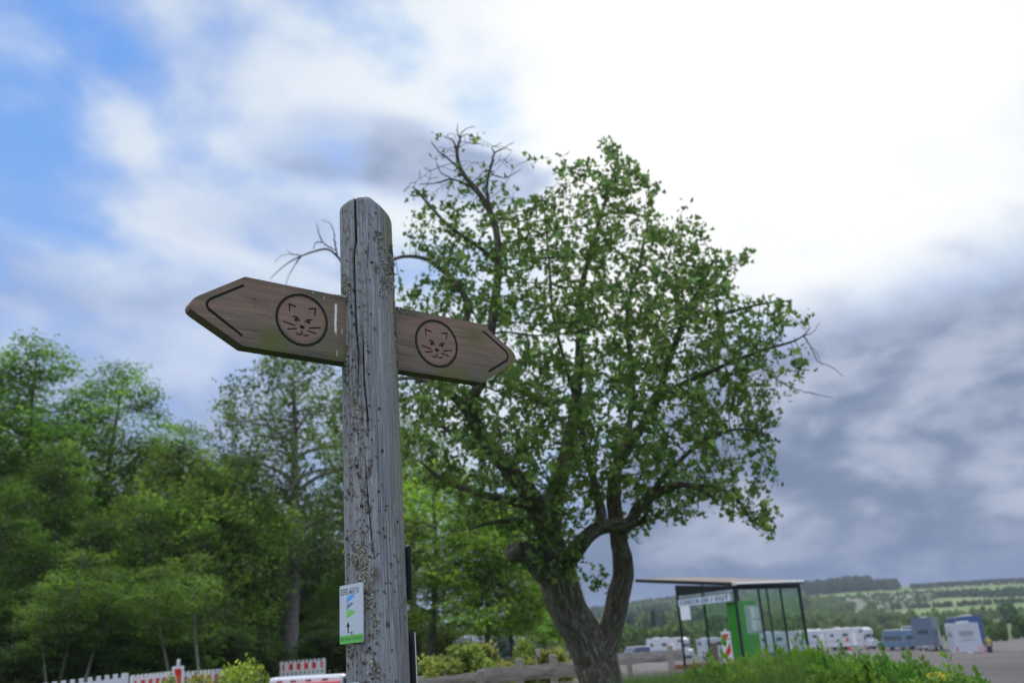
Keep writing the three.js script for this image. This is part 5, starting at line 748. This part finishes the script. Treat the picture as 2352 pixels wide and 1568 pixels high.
function motorhome(body, label, trim, H = 2.95, L = 6.6, name = 'motorhome', decal = false) {                                  // faces +x
  const t = thing(name, label, 'motorhome'), W = 2.25, b = body, f = L / 2;
  part('body', profile([[-f, 0.45], [-f, H], [f - 1.2, H], [f - 0.55, H - 0.35], [f - 0.55, H - 0.95], [f - 0.95, H - 1.1], [f - 1.15, 0.45]], W), b, t);
  part('cab', profile([[f - 1.6, 0.40], [f - 1.6, 1.95], [f - 1.0, 1.95], [f - 0.35, 1.25], [f, 1.1], [f, 0.40]], 1.95), b, t);
  part('windscreen', bar(V(f - 0.93, 1.90, 0), V(f - 0.36, 1.27, 0), 0.03, 1.7), vGlass, t);
  for (const s of [1, -1]) { part('cab_window', bx(0.6, 0.45, 0.03, f - 1.0, 1.52, s * 0.985, 0.01), vGlass, t); part('side_window', bx(0.8, 0.42, 0.03, -0.4, 2.05, s * (W / 2 + 0.005), 0.01), vGlass, t); part('side_window', bx(0.5, 0.4, 0.03, -f + 0.9, 2.05, s * (W / 2 + 0.005), 0.01), vGlass, t); part('alcove_window', bx(0.5, 0.3, 0.03, f - 1.3, H - 0.5, s * (W / 2 + 0.005), 0.01), vGlass, t); part('stripe', bx(L - 1.8, 0.09, 0.012, -0.4, 1.2, s * (W / 2 + 0.006)), trim, t); part('headlight', bx(0.05, 0.16, 0.25, f - 0.02, 0.85, s * 0.7, 0.02), rimM, t); part('rear_lamp', bx(0.04, 0.3, 0.12, -f - 0.01, 0.85, s * 0.95, 0.01), roadRed, t); }
  part('habitation_door', bx(0.62, 1.75, 0.02, 0.9, 1.45, W / 2 + 0.004, 0.008), std(0.66, 0.67, 0.68, 0.4), t); part('rear_window', bx(0.03, 0.42, 1.1, -f - 0.006, 2.15, 0, 0.01), decal ? trim : vGlass, t); part('rear_bumper', bx(0.2, 0.28, 2.0, -f - 0.02, 0.5, 0, 0.04), std(0.25, 0.26, 0.28, 0.6), t); part('number_plate', bx(0.02, 0.11, 0.52, -f - 0.13, 0.52, 0), roadWhite, t);
  part('roof_hatch', bx(0.7, 0.12, 0.7, -0.6, H + 0.06, 0, 0.03), std(0.6, 0.6, 0.6, 0.5), t); part('roof_box', bx(0.9, 0.16, 0.6, -1.9, H + 0.08, 0.2, 0.04), std(0.5, 0.5, 0.52, 0.5), t); if (decal) for (const [y, w2] of [[1.55, 1.2], [1.72, 0.5], [H - 0.28, 0.5]]) part('lettering_band', bx(0.012, 0.05, w2, -f - 0.006, y, 0.1), trim, t);
  wheels(t, [f - 0.75, -f + 1.7], 2.0, 0.34); return t;
}
function camperVan(body, top, label, H = 1.98, L = 5.0, name = 'camper_van', category = 'van', roofM = std(0.4, 0.4, 0.42, 0.5)) {
  const t = thing(name, label, category), f = L / 2, W = 1.9;
  part('body', profile([[-f, 0.35], [-f, 1.1], [f - 0.15, 1.02], [f, 0.85], [f, 0.35]], W), body, t); part('upper_body', profile([[-f + 0.02, 1.08], [-f + 0.12, H - 0.1], [-f + 0.25, H], [f - 1.55, H], [f - 0.75, 1.1]], W - 0.14), top, t);
  part('windscreen', bar(V(f - 1.50, H - 0.08, 0), V(f - 0.76, 1.14, 0), 0.04, 1.55), vGlass, t); for (const s of [1, -1]) { part('side_glass', bx(L - 2.3, 0.46, 0.03, -0.4, 1.43, s * (W / 2 - 0.055), 0.01), vGlass, t); part('headlight', bx(0.06, 0.2, 0.3, f - 0.03, 0.82, s * 0.7, 0.02), rimM, t); part('rear_lamp', bx(0.04, 0.4, 0.1, -f, 0.95, s * 0.85, 0.01), roadRed, t); }
  part('rear_window', bx(0.03, 0.45, 1.4, -f + 0.03, 1.45, 0, 0.01), vGlass, t); part('bumper', bx(0.15, 0.25, 1.85, f - 0.03, 0.42, 0, 0.04), body, t); part('roof_panel', bx(L - 2.0, 0.10, W - 0.22, -0.5, H + 0.02, 0, 0.04), roofM, t); wheels(t, [f - 0.85, -f + 0.95], 1.85, 0.33); return t;
}
const cream = phys(0.48, 0.51, 0.57, 0.4, { clearcoat: 0.3 }), white2 = phys(0.42, 0.47, 0.55, 0.4, { clearcoat: 0.3 }), navy = phys(0.025, 0.06, 0.16, 0.3, { clearcoat: 0.8 }), steelBlue = phys(0.10, 0.17, 0.27, 0.35, { clearcoat: 0.6 }), greyBlue = phys(0.105, 0.15, 0.225, 0.4, { clearcoat: 0.5 }), silver = phys(0.5, 0.52, 0.54, 0.35, { metalness: 0.4 }), trimBlue = std(0.08, 0.12, 0.2, 0.5), trimGrey = std(0.25, 0.27, 0.3, 0.5), royal = phys(0.035, 0.085, 0.235, 0.4, { clearcoat: 0.5 });
const park = (o, px, d, turn) => { const [x, z] = spot(px, d); o.position.set(x, land(x, z) + 0.02, z); o.rotation.y = turn; return o; };
park(camperVan(navy, navy, 'blue camper van with a silver roof right of the old trunk', 1.98, 5.0, 'camper_van', 'van', std(0.5, 0.52, 0.54, 0.4)), 1456, 122, -2.35);
park(motorhome(cream, 'white alcove motorhome left of the shelter posts', trimBlue), 1537, 128, -0.55);
park(motorhome(cream, 'white caravan roof peeping over the grey gravel heap', trimGrey, 2.7, 5.2), 1648, 112, 0.2);
park(motorhome(white2, 'white motorhome seen through the right glass of the shelter', trimGrey), 1795, 116, -0.3);
park(motorhome(white2, 'white motorhome directly right of the shelter, left of a pair', trimBlue), 1886, 128, -1.0);
park(motorhome(cream, 'white motorhome facing right, right of a pair beside the shelter', trimGrey), 1953, 124, -0.8);
park(camperVan(steelBlue, steelBlue, 'dark blue van, leftmost of the blue vehicles', 2.4, 5.2), 2052, 112, 1.95);
park(camperVan(greyBlue, greyBlue, 'grey-blue van tucked between the dark blue van and the tall truck', 2.7, 5.4), 2092, 116, 1.7);
park(motorhome(greyBlue, 'tall grey-blue camper truck right of the blue vans', trimGrey, 3.7, 6.0, 'camper_truck'), 2126, 103, 1.0);
park(motorhome(royal, 'blue truck rising behind the white motorhome at the right', trimGrey, 3.6, 6.0, 'camper_truck'), 2211, 97, 1.40);
park(motorhome(white2, 'white motorhome seen from behind, nearest on the gravel', trimGrey, 3.0, 6.6, 'motorhome', true), 2204, 80, 1.23);
park(motorhome(cream, 'white motorhome roof behind the bushes, left of the blue one', trimGrey), 1098, 118, 0.6);
park(motorhome(steelBlue, 'pale blue motorhome half hidden by the bushes', trimBlue), 1208, 108, -0.3); park(motorhome(cream, 'white motorhome behind the bushes next to the old trunk', trimBlue), 1276, 112, -0.4);
{ // one person beside the motorhome
  const [x, z] = spot(2259, 79), t = thing('person', 'person in a yellow vest and dark trousers standing beside the white motorhome', 'person', [x, land(x, z), z], -0.6);
  const res = 56, mc = new MarchingCubes(res, new THREE.MeshStandardMaterial(), false, false, 60000), J = { hip: [0, 0.93, 0], chest: [0, 1.32, 0.01], neck: [0, 1.48, 0], head: [0, 1.63, 0.03], sl: [0.18, 1.42, 0], sr: [-0.18, 1.42, 0], el: [0.25, 1.14, 0.03], er: [-0.26, 1.15, 0.02], hl: [0.24, 0.90, 0.12], hr: [-0.24, 0.92, 0.14], jl: [0.10, 0.90, 0], jr: [-0.10, 0.90, 0], kl: [0.11, 0.49, 0.03], kr: [-0.12, 0.49, 0.04], al: [0.12, 0.09, 0], ar: [-0.14, 0.09, 0], tl: [0.14, 0.04, 0.16], tr: [-0.17, 0.04, 0.15] };
  const bones = [['hip', 'chest', 0.14, 0.155], ['chest', 'neck', 0.13, 0.06], ['neck', 'head', 0.06, 0.10], ['head', 'head', 0.11, 0.11], ['chest', 'sl', 0.10, 0.075], ['chest', 'sr', 0.10, 0.075], ['sl', 'el', 0.06, 0.045], ['sr', 'er', 0.06, 0.045], ['el', 'hl', 0.043, 0.035], ['er', 'hr', 0.043, 0.035], ['hip', 'jl', 0.13, 0.10], ['hip', 'jr', 0.13, 0.10], ['jl', 'kl', 0.095, 0.06], ['jr', 'kr', 0.095, 0.06], ['kl', 'al', 0.06, 0.042], ['kr', 'ar', 0.06, 0.042], ['al', 'tl', 0.045, 0.04], ['ar', 'tr', 0.045, 0.04]];
  const build = (use, grow2) => { const f = mc.field; for (let k = 0; k < res; k++) for (let j = 0; j < res; j++) for (let i = 0; i < res; i++) { const p = V((i / res * 2 - 1) * 0.95, (j / res * 2 - 1) * 0.95 + 0.88, (k / res * 2 - 1) * 0.95); let s = 0; for (const [a, b, r0, r1] of use) { const A = V(...J[a]), B = V(...J[b]), ab = B.clone().sub(A), l2 = ab.lengthSq(), h = l2 ? clamp(p.clone().sub(A).dot(ab) / l2) : 0; s += Math.exp(-28 * (p.distanceTo(A.addScaledVector(ab, h)) - lerp(r0, r1, h) - grow2)); } f[i + j * res + k * res * res] = Math.log(Math.max(s, 1e-30)) / 28; } mc.isolation = 0; mc.update(); const g = new THREE.BufferGeometry(), n = mc.count; const pos = new Float32Array(mc.positionArray.slice(0, n * 3)); for (let i = 0; i < n; i++) { pos[i * 3] *= 0.95; pos[i * 3 + 1] = pos[i * 3 + 1] * 0.95 + 0.88; pos[i * 3 + 2] *= 0.95; } g.setAttribute('position', new THREE.BufferAttribute(pos, 3)); g.computeVertexNormals(); return g; };
  part('body', build(bones, 0), std(0.45, 0.29, 0.22, 0.7), t); part('vest', build([bones[0], bones[4], bones[5], ['chest', 'chest', 0.13, 0.13]], 0.018), std(0.40, 0.42, 0.05, 0.8), t); part('trousers', build(bones.slice(10, 16), 0.016), std(0.03, 0.032, 0.045, 0.9), t); part('sleeves', build(bones.slice(6, 10), 0.012), std(0.06, 0.07, 0.10, 0.9), t);
  const hair = new THREE.SphereGeometry(0.118, 14, 10, 0, 6.283, 0, 1.7); hair.translate(0, 1.655, 0.015); part('hair', hair, std(0.05, 0.035, 0.025, 0.9), t);
}

// ---------------------------------------------------------------- bushes, weeds and grass
const gardenLeaf = leafMat(1, 1, 1, 0.45);
const bush = (name, seed, H, leafSize, c0, c1, wide, points) => makeTree({ name, seed, H, r0: 0.02, bend: 1.5, from: 0.03, limbs: 14, climb: 1.4, points, step: 0.08, per: 2.4, sprays: [spray(6, leafSize * 1.15, 0.08, false, seed + 1), spray(5, leafSize * 1.25, 0.08, false, seed + 2)], c0: c0.map((q) => q * 1.25), c1: c1.map((q) => q * 1.25), shape: (t) => wide * Math.sqrt(Math.max(0, 1 - (1.5 * t - 0.6) ** 2)) });
const hedgeBush = bush('leafy_bush', 301, 1.5, 0.085, [0.20, 0.27, 0.05], [0.38, 0.40, 0.10], 0.50, 1000), nearBush = bush('leafy_bush', 317, 1.4, 0.052, [0.17, 0.28, 0.04], [0.38, 0.44, 0.06], 0.40, 1000);
function bushAt(proto, H, px, top, d, wide, turn, label, tint) { const [x, z] = spot(px, d), y = land(x, z), h = heightAt(top, x, z) - y, s = h / H, t = proto.clone(); t.name = numbered('leafy_bush'); scene.add(t); t.position.set(x, y, z); t.rotation.y = turn; t.scale.set(s * wide, s, s * wide); tag(t, label, 'bush'); if (tint) t.traverse((m) => { if (m.isInstancedMesh) for (let i = 0; i < m.count * 3; i++) m.instanceColor.array[i] *= tint[i % 3]; }); }
bushAt(nearBush, 1.4, 575, 1528, 8.6, 0.75, 0.4, 'bright yellow-green bush at the bottom, left of the striped barrier'); bushAt(nearBush, 1.4, 522, 1543, 8.8, 0.7, 2.2, 'lower yellowish bush left of the brightest one'); bushAt(nearBush, 1.4, 455, 1558, 8.4, 0.6, 4, 'low bush in front of the picket barriers', [1.0, 0.8, 0.9]); bushAt(nearBush, 1.4, 398, 1562, 8.2, 0.5, 5, 'small bush just under the red wedge beacon', [0.9, 0.8, 0.9]);
[[985, 1500, 13.2, 0.7, 'yellow-green bush touching the right side of the post'], [1060, 1474, 13.8, 0.62, 'tallest bush behind the plank fence, left of the slim trunks'], [1120, 1470, 14.4, 0.55, 'bush in front of the slim dark trunks'], [1028, 1512, 12.9, 0.62, 'low bush in front of the tallest one behind the fence'], [1195, 1462, 14.2, 0.34, 'slender yellow-green bush near the blue motorhome'], [1270, 1482, 13.8, 0.52, 'bush behind the fence just left of the old trunk'], [1215, 1508, 13.4, 0.5, 'low yellowish bush in the middle behind the fence'], [945, 1520, 13, 0.5, 'bush half hidden behind the post'], [1150, 1512, 13.2, 0.5, 'small bush over the middle of the plank fence']].forEach(([px, top, d, w, l], i) => bushAt(hedgeBush, 1.5, px, top + 14, d, w * 1.45, i * 1.7, l, i % 3 === 1 ? [0.85, 0.95, 0.9] : i % 3 === 2 ? [1.05, 0.95, 1.1] : undefined));
{
  const r = rng(8080);
  // nettle-like stalks: a stem with pairs of drooping leaves
  const stalk = (seed, H, leafL, n) => { const q = rng(seed), list = [limb([0, 0.5, 1].map((s) => ({ p: V(0.05 * s * s * H, s * H, 0.03 * s * H * Math.sin(seed)), r: 0.0035 * (1.2 - s) })), 4)]; for (let i = 0; i < n; i++) { const s = 0.22 + 0.78 * (i + q()) / n, a = i * 1.9 + q(), L = leafL * (1.15 - 0.6 * s) * (0.7 + 0.6 * q()), g = leafShape(L, false); g.rotateX(-1.2 - 0.7 * q()); g.rotateX(1.2); g.rotateX(0.9 + 0.7 * q()); g.rotateY(a); g.translate(0.05 * s * s * H, s * H, 0.03 * s * H * Math.sin(seed)); list.push(g); } return merge(list); };
  const stalks = [stalk(1, 0.85, 0.15, 24), stalk(2, 0.75, 0.13, 20), stalk(3, 0.95, 0.11, 22)];
  const topLine = (px) => { const T = [[1430, 1546], [1500, 1540], [1570, 1534], [1650, 1522], [1720, 1513], [1775, 1497], [1850, 1490], [1920, 1498], [1980, 1504], [2050, 1514], [2120, 1527], [2180, 1546], [2240, 1566]]; for (let i = 1; i < T.length; i++) if (px <= T[i][0]) return lerp(T[i - 1][1], T[i][1], (px - T[i - 1][0]) / (T[i][0] - T[i - 1][0])); return 1600; };
  const sets = [[], [], []], root = thing('nettle_patch', 'thick bright green weeds in front of the shelter and gravel', 'weeds'); root.userData.kind = 'stuff';
  for (let i = 0; i < 5200; i++) { const px = 1560 + 690 * r(), d = 8.2 + 5.4 * r(), [x, z] = spot(px, d), y = land(x, z), h = Math.max(0.12, heightAt(topLine(px) - 4 + 16 * noise(px * 0.02, d), x, z) - y) * (0.50 + 0.36 * r() + 0.30 * noise(x * 2.3, z * 2.3, 5)) * (r() < 0.03 ? 1.35 : 1), v = 0.7 + 0.6 * r(), m = noise(x * 1.1, z * 1.1); if (h < 0.16 && r() < 0.5) continue; if (noise(x * 1.7, z * 1.7, 9) < -0.25 && r() < 0.7) continue; const k = Math.floor(r() * 3); sets[k].push({ p: V(x, y, z), s: V(0.8 + 0.3 * r(), h / [0.85, 0.75, 0.95][k], 0.8 + 0.3 * r()), ry: r() * 6.28, rx: (r() - 0.5) * 0.3, rz: (r() - 0.5) * 0.3, c: lerp3([0.07 * v, 0.20 * v, 0.022 * v], [0.19 * v, 0.32 * v, 0.03 * v], clamp(0.5 + 1.3 * m)) }); }
  sets.forEach((s, i) => scatter('weeds', stalks[i], gardenLeaf, s, root));
  const blade = (seed) => { const q = rng(seed), pos = [], idx = []; for (let b = 0; b < 16; b++) { const a = q() * 6.28, lean = 0.15 + 0.5 * q(), h = 0.3 + 0.35 * q(), w = 0.004 + 0.004 * q(), ox = (q() - 0.5) * 0.14, oz = (q() - 0.5) * 0.14, o = pos.length / 3; for (let i = 0; i <= 4; i++) { const s = i / 4, x = ox + Math.cos(a) * lean * h * s * s, z = oz + Math.sin(a) * lean * h * s * s, y = h * s * (1 - 0.25 * lean * s); pos.push(x - Math.sin(a) * w * (1 - s), y, z + Math.cos(a) * w * (1 - s), x + Math.sin(a) * w * (1 - s), y, z - Math.cos(a) * w * (1 - s)); if (i < 4) idx.push(o + i * 2, o + i * 2 + 1, o + i * 2 + 2, o + i * 2 + 1, o + i * 2 + 3, o + i * 2 + 2); } } const g = new THREE.BufferGeometry(); g.setAttribute('position', new THREE.Float32BufferAttribute(pos, 3)); g.setIndex(idx); g.computeVertexNormals(); return g; };
  const tuft = [], gr = thing('tall_grass', 'tall green grass round the foot of the old tree', 'grass'); gr.userData.kind = 'stuff';
  for (let i = 0; i < 5200; i++) { const px = 1395 + 420 * r(), d = 7.6 + 6.5 * r(), [x, z] = spot(px, d), y = land(x, z), v = 0.7 + 0.6 * r(), h = Math.max(0.2, heightAt(topLine(px) + 10 * r(), x, z) - y); tuft.push({ p: V(x, y, z), s: V(1.2, h / 0.62 * (0.75 + 0.4 * r()), 1.2), ry: r() * 6.28, c: lerp3([0.06 * v, 0.15 * v, 0.03 * v], [0.13 * v, 0.22 * v, 0.05 * v], r()) }); }
  for (let i = 0; i < 9000; i++) { const a = r() * 6.283, R = 1 + 15 * Math.sqrt(r()), x = Math.cos(a) * R, z = Math.sin(a) * R, v = 0.7 + 0.6 * r(); if (z < -13 && x > 0) continue; tuft.push({ p: V(x, land(x, z), z), s: V(1, 0.35 + 0.35 * r(), 1), ry: r() * 6.28, c: [0.07 * v, 0.15 * v, 0.035 * v] }); }
  scatter('blades', blade(5), gardenLeaf, tuft, gr);
  // yellow flowers near the track
  for (const [px, d, top, label] of [[2122, 9.4, 1544, 'yellow flower head left of the larger one, in the weeds'], [2150, 9.2, 1548, 'largest yellow flower head in the weeds beside the track'], [2166, 9.0, 1560, 'small yellow flower head at the bottom edge of the weeds']]) {
    const [x, z] = spot(px, d), y = land(x, z), h = heightAt(top, x, z) - y, t = thing('yellow_flower', label, 'flower', [x, y, z]); const list = [], stems = [], bt = new THREE.IcosahedronGeometry(0.007, 0); for (let i = 0; i < 110; i++) { const g = bt.clone(); g.translate((r() - 0.5) * 0.17, h - 0.13 * r(), (r() - 0.5) * 0.17); list.push(g); } for (let i = 0; i < 5; i++) stems.push(bar(V(0, 0, 0), V((r() - 0.5) * 0.1, h - 0.04, (r() - 0.5) * 0.1), 0.004)); part('stem', merge(stems), std(0.07, 0.14, 0.03, 0.8), t); const m = part('petals', merge(list), std(0.75, 0.60, 0.02, 0.7), t); m.userData.kind = 'stuff';
  }
  // single trees that stand out on the slope
  for (const [px, R, h, c, label] of [[2322, 300, 8, [0.05, 0.10, 0.045], 'round dark tree on the lower slope near the right edge'], [2250, 330, 6, [0.11, 0.13, 0.07], 'pale green tree left of the round dark one on the slope'], [1860, 700, 13, [0.05, 0.09, 0.04], 'lone dark tree in the upper field'], [2098, 380, 7, [0.08, 0.13, 0.05], 'tree rising between the blue truck and the lower field'], [1560, 420, 14, [0.09, 0.14, 0.05], 'broad light green tree on the slope left of the shelter'], [1505, 260, 11, [0.03, 0.06, 0.035], 'dark spruce right of the old trunk']]) {
    const [x, z] = spot(px, R * 0.943), t = thing('hill_tree', label, 'tree', [x, land(x, z) - 0.1, z]), cone = label.includes('spruce'), s = h / (cone ? 11 : 9); part('trunk', cyl(0.3, 0.1, h * 0.6, 8, 0, h * 0.3, 0), farBark, t); const m = part('crown', HILL[cone ? 2 : 0], leafMat(...c.map((q) => q * 1.6), 0.25), t); m.scale.setScalar(s); m.userData.kind = 'stuff';
  }
}
scene.fog = new THREE.FogExp2(new THREE.Color().setRGB(0.75, 0.85, 1.0), 0.00020);
renderer.render(scene, camera);
